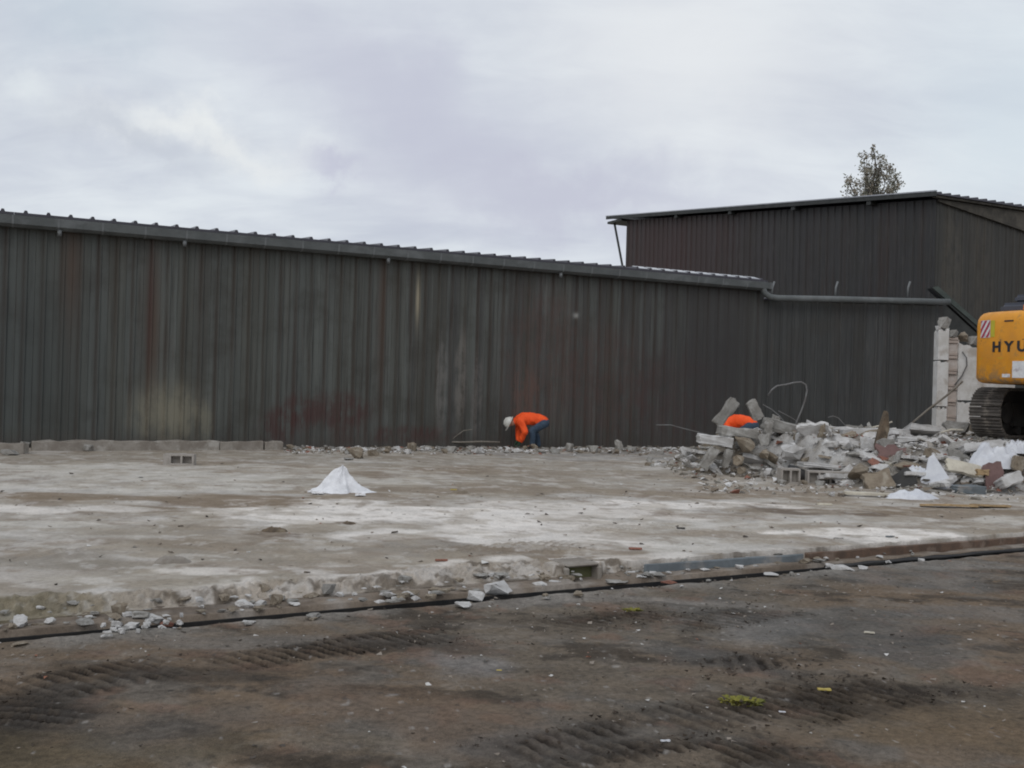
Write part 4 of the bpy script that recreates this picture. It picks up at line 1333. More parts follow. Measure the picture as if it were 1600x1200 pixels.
def cloth(name, chains, mt, parent, voxel=0.02, smooth=4, fold=0.03):
    """a garment as one closed surface round the joints, with folds"""
    seen = {}
    b = MB()
    for chn in chains:
        pts_ = []
        for kk, p, r_ in chn:
            if kk not in seen: seen[kk] = (Vector(p), r_)
            pts_.append(seen[kk])
        for (p0, r0), (p1, r1) in zip(pts_, pts_[1:]):
            n_ = max(2, int((p1 - p0).length / (0.3 * min(r0, r1))))
            for i in range(n_ + 1):
                f = i / n_
                c_, rr_ = p0.lerp(p1, f), r0 + (r1 - r0) * f
                b.add([c_ + v * rr_ for v in ICO_V], ICO_F)
    o = b.build(name, mt)
    md = o.modifiers.new('remesh', 'REMESH')
    md.mode = 'VOXEL'
    md.voxel_size = voxel
    dg = bpy.context.evaluated_depsgraph_get()
    me2 = bpy.data.meshes.new_from_object(o.evaluated_get(dg))
    bpy.data.objects.remove(o)
    bm = bmesh.new()
    bm.from_mesh(me2)
    for _ in range(smooth):
        bmesh.ops.smooth_vert(bm, verts=bm.verts, factor=0.5, use_axis_x=True, use_axis_y=True, use_axis_z=True)
    bm.normal_update()
    for v in bm.verts:
        x_, y_, z_ = v.co
        n_ = fbm(np.array(x_ * 11 + z_ * 7), np.array(y_ * 10 - z_ * 5), 71, 3) - 0.42
        v.co += v.normal * float(n_) * fold
    bm.to_mesh(me2)
    bm.free()
    me2.materials.clear()
    me2.materials.append(mt)
    me2.polygons.foreach_set('use_smooth', [True] * len(me2.polygons))
    return link(bpy.data.objects.new(name, me2), parent)


def worker(loc, rz, label):
    """bent double at the wall, facing local -X, hands near the ground"""
    root = empty('person', loc, rz, label=label, cat='person')
    hipL, hipR = (0.29, -0.10, 0.63), (0.30, 0.10, 0.65)
    kneL, kneR = (0.00, -0.17, 0.46), (0.10, 0.16, 0.46)
    ankL, ankR = (0.03, -0.13, 0.09), (0.20, 0.14, 0.09)
    shL, shR = (-0.30, -0.19, 0.70), (-0.30, 0.19, 0.71)
    elL, elR = (-0.17, -0.25, 0.44), (-0.30, 0.24, 0.44)
    wrL, wrR = (-0.25, -0.12, 0.22), (-0.31, 0.10, 0.22)
    arms = []
    fing = []
    for tg, sh, el, wr, sgn in (('L', shL, elL, wrL, -1), ('R', shR, elR, wrR, 1)):
        palm = (wr[0] - 0.045, wr[1] - sgn * 0.02, wr[2] - 0.075)
        arms.append([('chest', (-0.20, 0, 0.73), 0.12), ('sh' + tg, sh, 0.062), ('el' + tg, el, 0.046), ('wr' + tg, wr, 0.034), ('pa' + tg, palm, (0.040, 0.022))])
        for j, lnf in enumerate((0.070, 0.080, 0.075, 0.060)):
            oy = (j - 1.5) * 0.021
            b0 = (palm[0] - 0.01, palm[1] + oy, palm[2] - 0.03)
            b1 = (b0[0] - 0.02, b0[1], b0[2] - lnf * 0.5)
            b2 = (b1[0] + 0.012, b1[1], b1[2] - lnf * 0.4)
            fing.append([('pa' + tg, palm, 0.03), (f'f{tg}{j}a', b0, 0.011), (f'f{tg}{j}b', b1, 0.0095), (f'f{tg}{j}c', b2, 0.008)])
        t0 = (palm[0] - 0.005, palm[1] - sgn * 0.05, palm[2] + 0.01)
        fing.append([('pa' + tg, palm, 0.03), (f't{tg}a', t0, 0.012), (f't{tg}b', (t0[0] - 0.02, t0[1] - sgn * 0.008, t0[2] - 0.035), 0.010)])
    trunk = [('pel', (0.28, 0, 0.67), 0.105), ('bel', (0.08, 0, 0.72), 0.10), ('chest', (-0.20, 0, 0.73), 0.12), ('neck', (-0.38, 0, 0.68), 0.058),
             ('hd0', (-0.47, 0, 0.655), 0.075), ('hd1', (-0.56, 0, 0.635), 0.098), ('hd2', (-0.64, 0, 0.635), 0.075)]
    face = [[('hd1', (0, 0, 0), 0), ('nose', (-0.595, 0, 0.535), 0.018)], [('hd0', (0, 0, 0), 0), ('chin', (-0.50, 0, 0.56), 0.035)]]
    legs = []
    for tg, hp, kn, an in (('L', hipL, kneL, ankL), ('R', hipR, kneR, ankR)):
        legs.append([('pel', (0, 0, 0), 0), ('hip' + tg, hp, 0.095), ('kn' + tg, kn, 0.062), ('an' + tg, an, 0.042), ('to' + tg, (an[0] - 0.17, an[1], 0.035), (0.045, 0.03))])
    body = skin('body', [trunk] + face + arms + legs + fing, M_SKIN, root, 'pel', 1)
    # clothing, looser than the body
    jk = [[('a', (0.30, 0, 0.69), 0.135), ('b', (0.18, 0, 0.72), 0.148), ('c', (0.02, 0, 0.745), 0.16), ('d', (-0.17, 0, 0.745), 0.165), ('e', (-0.31, 0, 0.71), 0.125), ('f', (-0.39, 0, 0.68), 0.08)]]
    for tg, sh, el, wr in (('L', shL, elL, wrL), ('R', shR, elR, wrR)):
        md = tuple(sh[i] * 0.5 + el[i] * 0.5 + (0.015 if i == 0 else 0) for i in range(3))
        fo = tuple(el[i] * 0.5 + wr[i] * 0.5 for i in range(3))
        jk.append([('d', (0, 0, 0), 0), ('s' + tg, sh, 0.098), ('m' + tg, md, 0.080), ('e' + tg, el, 0.078), ('o' + tg, fo, 0.068), ('w' + tg, wr, 0.056)])
    cloth('jacket', jk, M_VEST, root, 0.02, 4, 0.05)
    tn = [[('p0', (0.32, 0, 0.66), 0.135), ('p1', (0.24, 0, 0.69), 0.13)]]
    for tg, hp, kn, an in (('L', hipL, kneL, ankL), ('R', hipR, kneR, ankR)):
        md = tuple(hp[i] * 0.5 + kn[i] * 0.5 for i in range(3))
        cf = tuple(kn[i] * 0.55 + an[i] * 0.45 + (0.02 if i == 0 else 0) for i in range(3))
        tn.append([('p0', (0, 0, 0), 0), ('h' + tg, hp, 0.112), ('m' + tg, md, 0.096), ('k' + tg, kn, 0.083), ('c' + tg, cf, 0.076), ('a' + tg, (an[0], an[1], 0.11), 0.066)])
    cloth('jeans', tn, M_JEAN, root, 0.018, 3, 0.02)
    for an in (ankL, ankR):
        skin('boot', [[('a', (an[0], an[1], 0.17), 0.055), ('b', (an[0] + 0.01, an[1], 0.07), 0.058), ('c', (an[0] - 0.09, an[1], 0.045), (0.052, 0.042)), ('d', (an[0] - 0.19, an[1], 0.036), (0.048, 0.034))]], M_BOOT, root, 'b', 2)
    # work gloves over each hand: cuff, palm and fingers
    for tg in 'LR':
        cl = []
        for chn in arms + fing:
            seg = [(kk, p, (r_ if not isinstance(r_, tuple) else r_[0]) + 0.004) for kk, p, r_ in chn if (kk[:2] in ('wr', 'pa') or kk[0] in 'ft') and tg in kk]
            if len(seg) > 1: cl.append(seg)
        skin('glove', cl, M_GLOVE, root, 'pa' + tg, 1)
    # helmet: dome with a peak, pushed over a downturned head
    hb = MB()
    rings = 8
    n = 20
    for i in range(rings + 1):
        a = (math.pi / 2) * i / rings
        for j in range(n):
            t = 2 * math.pi * j / n
            hb.v.append((math.cos(t) * 0.145 * math.cos(a), math.sin(t) * 0.125 * math.cos(a), 0.135 * math.sin(a)))
    for i in range(rings):
        for j in range(n):
            hb.f.append((i * n + j, i * n + (j + 1) % n, (i + 1) * n + (j + 1) % n, (i + 1) * n + j))
    hat = hb.build('helmet', M_HAT, root, True)
    hat.modifiers.new('solid', 'SOLIDIFY').thickness = 0.006
    bb = MB()
    ou = [(math.cos(t) * (0.165 + 0.055 * max(0, math.cos(t))), math.sin(t) * 0.142) for t in np.linspace(0, 2 * math.pi, 24, endpoint=False)]
    bb.prism(ou, -0.012, 0.004, 'z')
    br = bb.build('helmet_brim', M_HAT, hat)
    MB().tube([(-0.12, 0, 0.06), (-0.06, 0, 0.128), (0.02, 0, 0.142), (0.09, 0, 0.11), (0.13, 0, 0.05)], 0.012, 6).build('helmet_ridge', M_HAT, hat, True)
    # crown points forwards and a little up, peak hangs downwards
    zax = Vector((-0.90, 0, 0.42)).normalized()
    xax = Vector((-0.42, 0, -0.90)).normalized()
    yax = zax.cross(xax)
    mm = Matrix.Identity(4)
    for i in range(3):
        mm[i][0], mm[i][1], mm[i][2], mm[i][3] = xax[i], yax[i], zax[i], (-0.535, 0, 0.645)[i]
    hat.matrix_local = mm
    skin('hair', [[('a', (-0.44, 0, 0.70), 0.055), ('b', (-0.50, 0, 0.70), 0.075)]], M_HAIR, root, 'a', 2)
    for sy in (-1, 1):
        skin('ear', [[('a', (-0.525, sy * 0.088, 0.62), 0.018), ('b', (-0.54, sy * 0.093, 0.60), 0.014)]], M_SKIN, root, 'a', 1)
        skin('eye', [[('a', (-0.60, sy * 0.036, 0.558), 0.011), ('b', (-0.604, sy * 0.036, 0.555), 0.008)]], M_BOOT, root, 'a', 1)
    return root


wp = at(829, 702)
worker((wp.x, wp.y, 0.0), R(4), 'person in orange jacket, blue jeans and white helmet bending over at the long shed wall')
wp2 = far(1156, 700, 24.2)
worker((wp2.x + 0.02, 24.2, 0.11), R(-48), 'person in orange jacket stooping behind the rubble, only the back showing')


# ------------------------------------------------------------------ hollow blocks
def hollow_block(w_=0.5, h_=0.2, d_=0.2, cells=2):
    b = MB()
    t = 0.032
    b.box(0, w_, 0, d_, 0, t).box(0, w_, 0, d_, h_ - t, h_)
    cw_ = (w_ - t) / cells
    for i in range(cells + 1):
        b.box(i * cw_, i * cw_ + t, 0, d_, t, h_ - t)
    b.box(t, w_ - t, d_ * 0.6, d_ * 0.6 + 0.02, t + 0.001, h_ - t - 0.001)
    return b


def put_block(px, py, label, wd, ht, cells, yaw=0, z=None, roll=0, mt=M_BLOCK, p=None):
    if p is None:
        p = at(px, py, 0.0)
    hb_ = hollow_block(wd, ht, 0.2, cells)
    if label.endswith('alone on the slab'): hb_.box(-0.10, -0.002, 0.0, 0.2, 0.0, ht)
    o = hb_.build('hollow_block', mt)
    o.data.transform(Matrix.Translation((-wd / 2, 0, 0)))
    tag(o, label, 'block', 'hollow concrete blocks')
    put(o, p, yaw, 0, roll)
    return o


put_block(283, 727, 'hollow concrete block with two open cells alone on the slab', 0.42, 0.19, 2, 4)
# left half of that block is closed: a solid end
put_block(1238, 757, 'broken hollow block standing on end at the front foot of the rubble', 0.34, 0.26, 2, 6, p=at(1238, 757) + Vector((0, 0.1, 0)))
put_block(1302, 760, 'grey hollow block lying at the front foot of the rubble right of the broken one', 0.78, 0.24, 4, -4, p=at(1302, 758) + Vector((0, 0.15, -0.02)))

# ------------------------------------------------------------------ kerb pieces along the shed foot
def kerb_piece(pa, pb, hgt, dep, seed, label, mt=M_CURB):
    A, B = at(*pa), at(*pb)
    d = B - A
    L = d.length
    r_ = random.Random(seed)
    n = max(4, int(L / 0.16))
    b = MB()
    prof = [(0, -0.02), (dep, -0.02), (dep, hgt), (0.02, hgt)]
    vs, fs = [], []
    for i in range(n + 1):
        for (y, z) in prof:
            vs.append((L * i / n, y + r_.uniform(-0.012, 0.012), z + (r_.uniform(-0.03, 0.008) if z > 0 else 0)))
    for i in range(n):
        for j in range(4):
            fs.append((i * 4 + j, i * 4 + (j + 1) % 4, (i + 1) * 4 + (j + 1) % 4, (i + 1) * 4 + j))
    fs += [(0, 1, 2, 3), tuple(n * 4 + j for j in (3, 2, 1, 0))]
    b.add(vs, fs)
    o = b.build('kerb_strip', mt, None, False, 0.012, 1)
    o.location = A
    o.rotation_euler = (0, 0, math.atan2(d.y, d.x))
    tag(o, label, 'kerb', 'concrete strips along the shed foot')
    return o


kerb_piece((-60, 708), (36, 710), 0.21, 0.30, 1, 'short concrete strip at the left end of the shed foot')
kerb_piece((50, 705), (343, 703.5), 0.205, 0.28, 2, 'long concrete strip along the foot of the shed wall')
kerb_piece((344, 703.5), (412, 703), 0.19, 0.26, 3, 'pale concrete strip continuing the long strip at the shed foot')
kerb_piece((414, 703), (443, 703), 0.19, 0.25, 4, 'square concrete stub ending the strip at the shed foot')

# ------------------------------------------------------------------ white heap on the slab
cpt = at(522, 772)
cpt = cpt + Vector((0, 0.35, 0))
n, rr = 64, 30
vs, fs = [], []
for i in range(rr + 1):
    f = i / rr
    for j in range(n):
        t = 2 * math.pi * j / n
        lobes = 1 + 0.16 * math.sin(3 * t + 0.6) + 0.10 * math.sin(5 * t + 2) + 0.05 * math.sin(11 * t)
        r_ = f * 0.345 * lobes * (1.0 + 0.25 * f * abs(math.cos(t)))
        x, y = r_ * math.cos(t), r_ * math.sin(t) * 0.85
        cone = max(0.0, 1 - f * 1.15)
        z = 0.30 * (cone ** 1.15) + 0.055 * (1 - f ** 4) * (0.6 + 0.4 * math.sin(7 * t + 3 * f))
        z += 0.06 * math.exp(-((x + 0.15) / 0.10) ** 2 - (y / 0.2) ** 2) - 0.03 * math.exp(-((x - 0.2) / 0.1) ** 2)
        z += 0.055 * (fbm(np.array(x * 7.0 + 4), np.array(y * 7.0), 401, 5, 0.6) - 0.5) * 2 * (1 - f ** 6)
        vs.append((x + 0.05 * (1 - f), y, max(-0.01, z)))
for i in range(rr):
    for j in range(n):
        fs.append((i * n + j, i * n + (j + 1) % n, (i + 1) * n + (j + 1) % n, (i + 1) * n + j))
wh = MB().add(vs, fs).build('powder_heap', M_POWDER, None, True)
wh.location = cpt
tag(wh, 'bright white peaked heap lying alone on the slab', 'heap')
for i, (px, py, w_, lab) in enumerate(((497, 770, 0.16, 'small white scrap at the left foot of the white heap'), (487, 768, 0.11, 'tiny white scrap left of the white heap'), (563, 773, 0.14, 'small white scrap at the right foot of the white heap'))):
    o = thing_mesh('white_scrap', rough_slab(w_, w_ * 0.6, 0.03, 500 + i, M_POWDER), lab, 'scrap', 'scraps round the white heap')
    put(o, at(px, py, 0.02), 10 * i, 80, 0)


# ------------------------------------------------------------------ placed rubble of the left pile
def slab_at(px, py, depth, w_, h_, t_, roll, label, mt=M_CONC, seed=0, yaw=0, pitch=0, name='concrete_slab_piece', cat='rubble', cut=0.14, group='broken concrete in the rubble heap'):
    o = thing_mesh(name, rough_slab(w_, h_, t_, seed, mt, cut, name), label, cat, group)
    return put(o, far(px, py, depth), yaw, pitch, roll)


def chunk_at(px, py, depth, w_, h_, kind, label, seed=0, roll=0, name='concrete_chunk', group='broken concrete in the rubble heap', yaw=0, d_=None, cat='rubble'):
    me = CH[kind][seed % 6]
    o = thing_mesh(name, me, label, cat, group)
    fl = (0.55, 0.75, 0.4, 0.6, 0.9, 0.3)[seed % 6]
    p = far(px, py, depth)
    o.matrix_world = Matrix.Translation(p) @ Matrix.Rotation(R(roll), 4, 'Y') @ Matrix.Rotation(R(yaw), 4, 'Z') @ Matrix.Diagonal((w_, d_ or (w_ + h_) / 2, h_ / fl, 1))
    return o


slab_at(1134, 644, 20.2, 0.23, 0.64, 0.11, 36, 'pale concrete slab tilted upright on the left of the orange back', seed=1, cut=0.12)
slab_at(1179, 641, 20.3, 0.24, 0.44, 0.11, -27, 'pale concrete slab standing upright on the right of the orange back', seed=2, cut=0.14)
chunk_at(1153, 634, 20.5, 0.09, 0.10, 'grey', 'small grey lump stuck beside the tilted slab above the orange back', 3)
slab_at(1212, 654, 20.0, 0.16, 0.12, 0.10, 20, 'small block at the foot of the right upright slab', seed=3)
slab_at(1236, 671, 19.8, 1.15, 0.24, 0.30, 12, 'long grey concrete beam sloping down right of the orange back', seed=4, cut=0.10, yaw=-6)
slab_at(1200, 668, 19.6, 0.18, 0.30, 0.16, 8, 'broken upright end of the concrete beam right of the orange back', seed=5)
slab_at(1290, 670, 20.4, 1.05, 0.10, 0.5, 1, 'thin pale slab lying flat behind the sloping beam', M_PLAS, seed=6, cut=0.05)
slab_at(1152, 675, 19.6, 0.72, 0.18, 0.5, 5, 'flat grey slab lying right below the orange back', seed=7, cut=0.12)
slab_at(1117, 688, 19.3, 0.66, 0.19, 0.35, 6, 'pale slab jutting out at the left end of the rubble', M_PLAS, seed=8, cut=0.15)
chunk_at(1163, 694, 19.1, 0.46, 0.34, 'tan', 'large beige boulder in the middle of the left rubble pile', 0, 10)
slab_at(1108, 716, 18.9, 0.20, 0.46, 0.16, 32, 'grey slab leaning steeply under the jutting pale slab', seed=9)
slab_at(1136, 716, 18.95, 0.14, 0.36, 0.14, 14, 'narrow grey slab standing under the beige boulder', seed=10)
chunk_at(1153, 719, 18.8, 0.24, 0.22, 'tan', 'round beige stone under the beige boulder', 3)
chunk_at(1196, 688, 19.2, 0.30, 0.26, 'grey', 'grey chunk right of the beige boulder', 1, -8)
chunk_at(1196, 710, 18.9, 0.26, 0.20, 'tan', 'brown chunk below the grey one right of the beige boulder', 4, 6)
chunk_at(1180, 732, 18.6, 0.24, 0.17, 'grey', 'grey stone at the front foot of the left rubble pile', 2)
chunk_at(1158, 735, 18.6, 0.20, 0.15, 'tan', 'beige stone at the front foot of the left rubble pile', 3)
chunk_at(1200, 738, 18.5, 0.22, 0.17, 'white', 'whitish stone at the front foot left of the hollow blocks', 1)
chunk_at(1088, 727, 18.9, 0.20, 0.12, 'white', 'white chunk on the slab left of the rubble pile', 0)
chunk_at(1061, 713, 20.8, 0.20, 0.10, 'white', 'flat whitish chunk on the slab a step left of the rubble', 2)
for i, (px, py, w_, h_, lab) in enumerate(((1238, 706, 0.55, 0.34, 'left of the three big white plaster lumps'), (1284, 704, 0.85, 0.42, 'middle and largest of the three big white plaster lumps'), (1322, 712, 0.50, 0.36, 'right of the three big white plaster lumps'))):
    chunk_at(px, py, 18.9, w_, h_, 'white', lab, i * 3, (-6, 4, 8)[i], 'plaster_lump', 'white plaster lumps')
chunk_at(1265, 686, 19.3, 0.5, 0.2, 'white', 'white crust on top of the plaster lumps', 2, 4, 'plaster_lump', 'white plaster lumps')
slab_at(1290, 728, 18.2, 0.9, 0.07, 0.4, 3, 'thin white plate lying on the grey hollow block', M_PLAS, seed=11, cut=0.05)
o = MB().tube([far(x, y, 18.1) for x, y in ((1232, 733), (1243, 735), (1254, 741), (1262, 752))], 0.085, 10).build('pipe_piece', M_DARKS, None, True)
tag(o, 'short dark curved pipe leaning between the hollow blocks', 'pipe')

# right pile
slab_at(1354, 677, 19.8, 1.15, 0.18, 0.7, -1, 'long pale slab lying on the crest left of the wooden spike', M_PLAS, seed=12, cut=0.10)
slab_at(1400, 676, 19.9, 0.4, 0.13, 0.5, 0, 'short pale slab on the crest right of the wooden spike', M_PLAS, seed=13)
o = MB().prism([(-0.14, -0.42), (0.12, -0.42), (0.085, -0.05), (0.10, 0.12), (0.035, 0.40), (-0.02, 0.43), (-0.06, 0.22), (-0.10, 0.0)], -0.05, 0.05, 'y').build('wood_spike', M_WOOD, None, False, 0.012, 1)
put(o, far(1379, 678, 18.6), 10, 0, 7)
tag(o, 'splintered brown timber standing up out of the rubble', 'timber')
slab_at(1393, 712, 18.0, 0.66, 0.46, 0.04, 6, 'red-brown triangular board leaning at the foot of the timber spike', M_RED, seed=14, pitch=-25, name='board', cat='board', cut=0.30, group='boards in the rubble')
o = MB().prism([(-0.25, -0.22), (-0.06, -0.38), (0.22, -0.36), (0.30, -0.24), (0.16, 0.02), (0.04, 0.22), (-0.05, 0.36), (-0.13, 0.30), (-0.17, 0.08), (-0.27, -0.08)], -0.025, 0.025, 'y').build('white_sheet', M_WHITE, None, False, 0.008, 1)
put(o, far(1464, 743, 17.0), -8, -18, 2)
tag(o, 'white pointed sheet standing upright at the front of the rubble', 'sheet')
slab_at(1552, 744, 16.9, 0.36, 0.50, 0.04, -6, 'small red-brown board standing upright near the right edge of the rubble', M_RED, seed=16, pitch=-12, name='board', cat='board', cut=0.16, group='boards in the rubble')
slab_at(1506, 732, 17.2, 0.66, 0.28, 0.06, 12, 'beige plate leaning right of the white pointed sheet', M_PALE, seed=17, pitch=-40, name='board', cat='board', group='boards in the rubble')
slab_at(1407, 752, 17.0, 0.50, 0.34, 0.06, -32, 'dark board propped up left of the white pointed sheet', M_DARKS, seed=18, pitch=-20, name='board', cat='board', group='boards in the rubble')
slab_at(1372, 752, 16.9, 0.50, 0.36, 0.12, -14, 'brownish slab lying left of the dark board', M_TAN, seed=181, pitch=-30)


def crumpled(name, w_, d_, h_, seed, mt, label, p, yaw=0, cat='sheet', group=None):
    n = 26
    xs, ys = np.meshgrid(np.linspace(-1, 1, n), np.linspace(-1, 1, n))
    rr_ = np.sqrt(xs ** 2 + ys ** 2)
    ang = np.arctan2(ys, xs)
    rim = 0.75 + 0.35 * fbm(np.cos(ang) * 1.6 + 5, np.sin(ang) * 1.6 + 5, seed, 4)
    k_ = np.maximum(np.abs(xs), np.abs(ys)) / np.maximum(rr_, 1e-4)
    px_, py_ = xs * k_ * rim * w_ / 2, ys * k_ * rim * d_ / 2
    f = np.maximum(np.abs(xs), np.abs(ys))
    cre = np.abs(fbm(xs * 2.4 + 9, ys * 2.4, seed + 2, 4) - 0.5) * 3.2
    z = h_ * (1 - f ** 4) * (0.45 + 0.45 * fbm(xs * 2.5, ys * 2.5, seed + 5, 3) + 0.16 * np.abs(np.sin(xs * 5 + ys * 3 + 4 * fbm(xs * 2, ys * 2, seed + 7, 3)))) * (0.75 + 0.4 * cre) - 0.01
    o = grid_object(name, px_, py_, z, mt)
    o.location = p
    o.rotation_euler = (0, 0, R(yaw))
    tag(o, label, cat, group)
    return o


p = on_heap(1555, 728)
crumpled('white_sheet', 1.05, 0.6, 0.42, 601, M_WHITE, 'crumpled white sheeting in front of the excavator track', (p.x, p.y, p.z - 0.02), 0, 'sheet')
p = at(1436, 782)
crumpled('white_sheet', 0.95, 0.5, 0.15, 611, M_WHITE, 'low crumpled white sheeting at the front foot of the rubble', (p.x, p.y + 0.3, 0.0), 8, 'sheet')
p = on_heap(1590, 705)
crumpled('white_sheet', 0.6, 0.4, 0.26, 621, M_WHITE, 'small white sheeting below the track at the right edge', (p.x, p.y, p.z - 0.02), 20, 'sheet')
p = on_heap(1432, 742)
crumpled('white_sheet', 0.42, 0.3, 0.20, 631, M_WHITE, 'small white sheeting left of the white pointed sheet', (p.x, p.y, p.z), -10, 'sheet')
for i, (px, py, dp, w_, h_, rl, lab) in enumerate(((1420, 690, 18.6, 0.55, 0.10, -4, 'thin whitish slab behind the red-brown triangular board'), (1470, 720, 17.9, 0.5, 0.12, 10, 'whitish slab between the triangular board and the beige plate'), (1530, 700, 18.0, 0.7, 0.14, -8, 'long whitish slab under the excavator track'), (1440, 672, 19.8, 0.6, 0.12, 4, 'whitish slab on the crest before the leaning rod'), (1320, 694, 18.9, 0.5, 0.14, 12, 'whitish slab above the right plaster lump'), (1575, 752, 16.7, 0.36, 0.2, -20, 'tilted whitish slab right of the upright red-brown board'))):
    slab_at(px, py, dp, w_, h_, 0.4, rl, lab, M_PLAS, 950 + i, 0, -18)
for i, (px, py, w_, h_, kd, lab) in enumerate(((1256, 757, 14, 9, 'tan', 'tan stone leaning on the left end of the long hollow block'), (1282, 759, 20, 10, 'grey', 'grey stone before the first cell of the long hollow block'), (1322, 759, 26, 13, 'white', 'whitish stone before the right end of the long hollow block'), (1222, 757, 16, 10, 'grey', 'grey stone left of the broken hollow block'))):
    p = at(px, py, 0.0)
    chunk_at(px, py - h_ * 0.35, p.y, w_ * p.y / F, h_ * p.y / F, kd, lab, i, 0)
slab_at(1513, 765, 16.6, 0.46, 0.14, 0.3, 0, 'blue-grey painted piece below the beige plate', M_BLUEG, seed=19)
o = MB().box(-0.38, 0.38, -0.06, 0.06, 0, 0.045).build('plank', M_PALE, None, False, 0.006, 1)
put(o, at(1358, 776, 0.0) + Vector((0, 0, 0.02)), -3, 0, 1)
tag(o, 'pale straight plank lying at the front of the rubble', 'plank')
for i, (px, py, w_, h_, lab) in enumerate(((1462, 789, 0.46, 0.22, 'left of the torn tan board pieces in front of the white sheeting'), (1500, 790, 0.50, 0.2, 'middle of the torn tan board pieces in front of the white sheeting'), (1548, 790, 0.62, 0.24, 'right of the torn tan board pieces in front of the rubble'))):
    o = thing_mesh('board', rough_slab(w_, h_, 0.03, 800 + i, M_OSB, 0.25, 'board'), lab, 'board', 'torn tan board pieces')
    put(o, at(px, py, 0.03), i * 9 - 6, 84, i * 2 - 2)
slab_at(1535, 738, 16.9, 0.20, 0.10, 0.1, 0, 'small tan chip beside the upright red-brown board', M_OSB, seed=21)
slab_at(1390, 727, 17.6, 0.28, 0.06, 0.1, -4, 'pale yellow splinter under the red-brown triangular board', M_PALE, seed=22)
chunk_at(1432, 735, 17.1, 0.18, 0.09, 'white', 'white chip left of the white pointed sheet', 1)
chunk_at(1450, 690, 18.4, 0.5, 0.22, 'grey', 'broad grey slab chunk behind the white pointed sheet', 2, 8)
chunk_at(1500, 700, 18.2, 0.5, 0.24, 'grey', 'broad grey chunk below the excavator track', 0, -12)
chunk_at(1455, 708, 17.8, 0.34, 0.2, 'tan', 'tan chunk right of the red-brown triangular board', 3, 10)
chunk_at(1345, 738, 17.3, 0.5, 0.3, 'tan', 'tan lump right of the grey hollow block', 4, -10)
chunk_at(1590, 725, 17.2, 0.24, 0.3, 'tan', 'tan chunk at the right edge of the picture below the track', 1, 20)
chunk_at(1356, 693, 18.6, 0.36, 0.26, 'white', 'whitish chunk left of the timber spike foot', 4, 5)
chunk_at(1497, 668, 20.8, 0.7, 0.26, 'grey', 'grey rubble block at the foot of the broken white wall', 1, 4)
chunk_at(1526, 668, 19.8, 0.36, 0.22, 'tan', 'tan rubble block wedged beside the excavator track', 3, 4)

MARKS = [(p, n_) for p, n_ in ((far(1117, 690, 19.3), 'the jutting pale slab'), (far(1163, 694, 19.1), 'the beige boulder'), (far(1155, 735, 18.6), 'the front foot of the left pile'),
    (far(1152, 675, 19.8), 'the flat slab under the orange back'), (far(1236, 671, 20.2), 'the sloping concrete beam'), (far(1284, 704, 19.2), 'the white plaster lumps'), (far(1238, 750, 18.0), 'the broken hollow block'),
    (far(1302, 750, 17.9), 'the long hollow block'), (far(1354, 677, 20.2), 'the long pale crest slab'), (far(1379, 690, 18.8), 'the timber spike'), (far(1393, 712, 17.8), 'the red-brown triangular board'),
    (far(1407, 752, 17.0), 'the dark propped board'), (far(1372, 752, 16.7), 'the brownish slab'), (far(1464, 743, 17.0), 'the white pointed sheet'), (far(1506, 732, 17.3), 'the beige leaning plate'),
    (far(1552, 744, 16.9), 'the upright red-brown board'), (far(1555, 715, 17.8), 'the crumpled white sheeting'), (far(1450, 690, 18.6), 'the broad slab chunk on the slope'), (far(1500, 672, 20.5), 'the foot of the broken white wall'),
    (far(1530, 690, 18.6), 'the excavator track'), (far(1436, 782, 16.3), 'the low white sheeting'), (far(1290, 670, 20.9), 'the thin flat pale slab'), (far(1600, 760, 16.6), 'the right end of the rubble front'))]
EMARK = [(at(px, py, -0.1), n_) for px, py, n_ in ((20, 990, 'the left end of the slot'), (215, 980, 'the white plaster spill'), (75, 985, 'the olive stone near the slot end'), (130, 970, 'the olive-brown clod'), (460, 948, 'the tan stump'), (655, 935, 'the grey plate behind the tipped tan plate'), (395, 952, 'the two whitish chunks on the ledge'), (487, 940, 'the olive-tan lump on the ledge'),
    (620, 938, 'the tipped tan plate'), (776, 928, 'the crumbled plaster mound'), (858, 916, 'the flat pale chips'), (926, 908, 'the culvert mouth'), (1043, 905, 'the left half of the blue-grey plate'),
    (1175, 890, 'the right half of the blue-grey plate'), (1290, 878, 'the red brick lump'), (1450, 872, 'the middle of the rusty beam'), (300, 968, 'the ledge right of the plaster spill'), (555, 945, 'the flat slab piece on the ledge'), (700, 932, 'the small grey plate'))]


def nearest(p, marks):
    return min(marks, key=lambda m_: (m_[0] - p).length)[1]


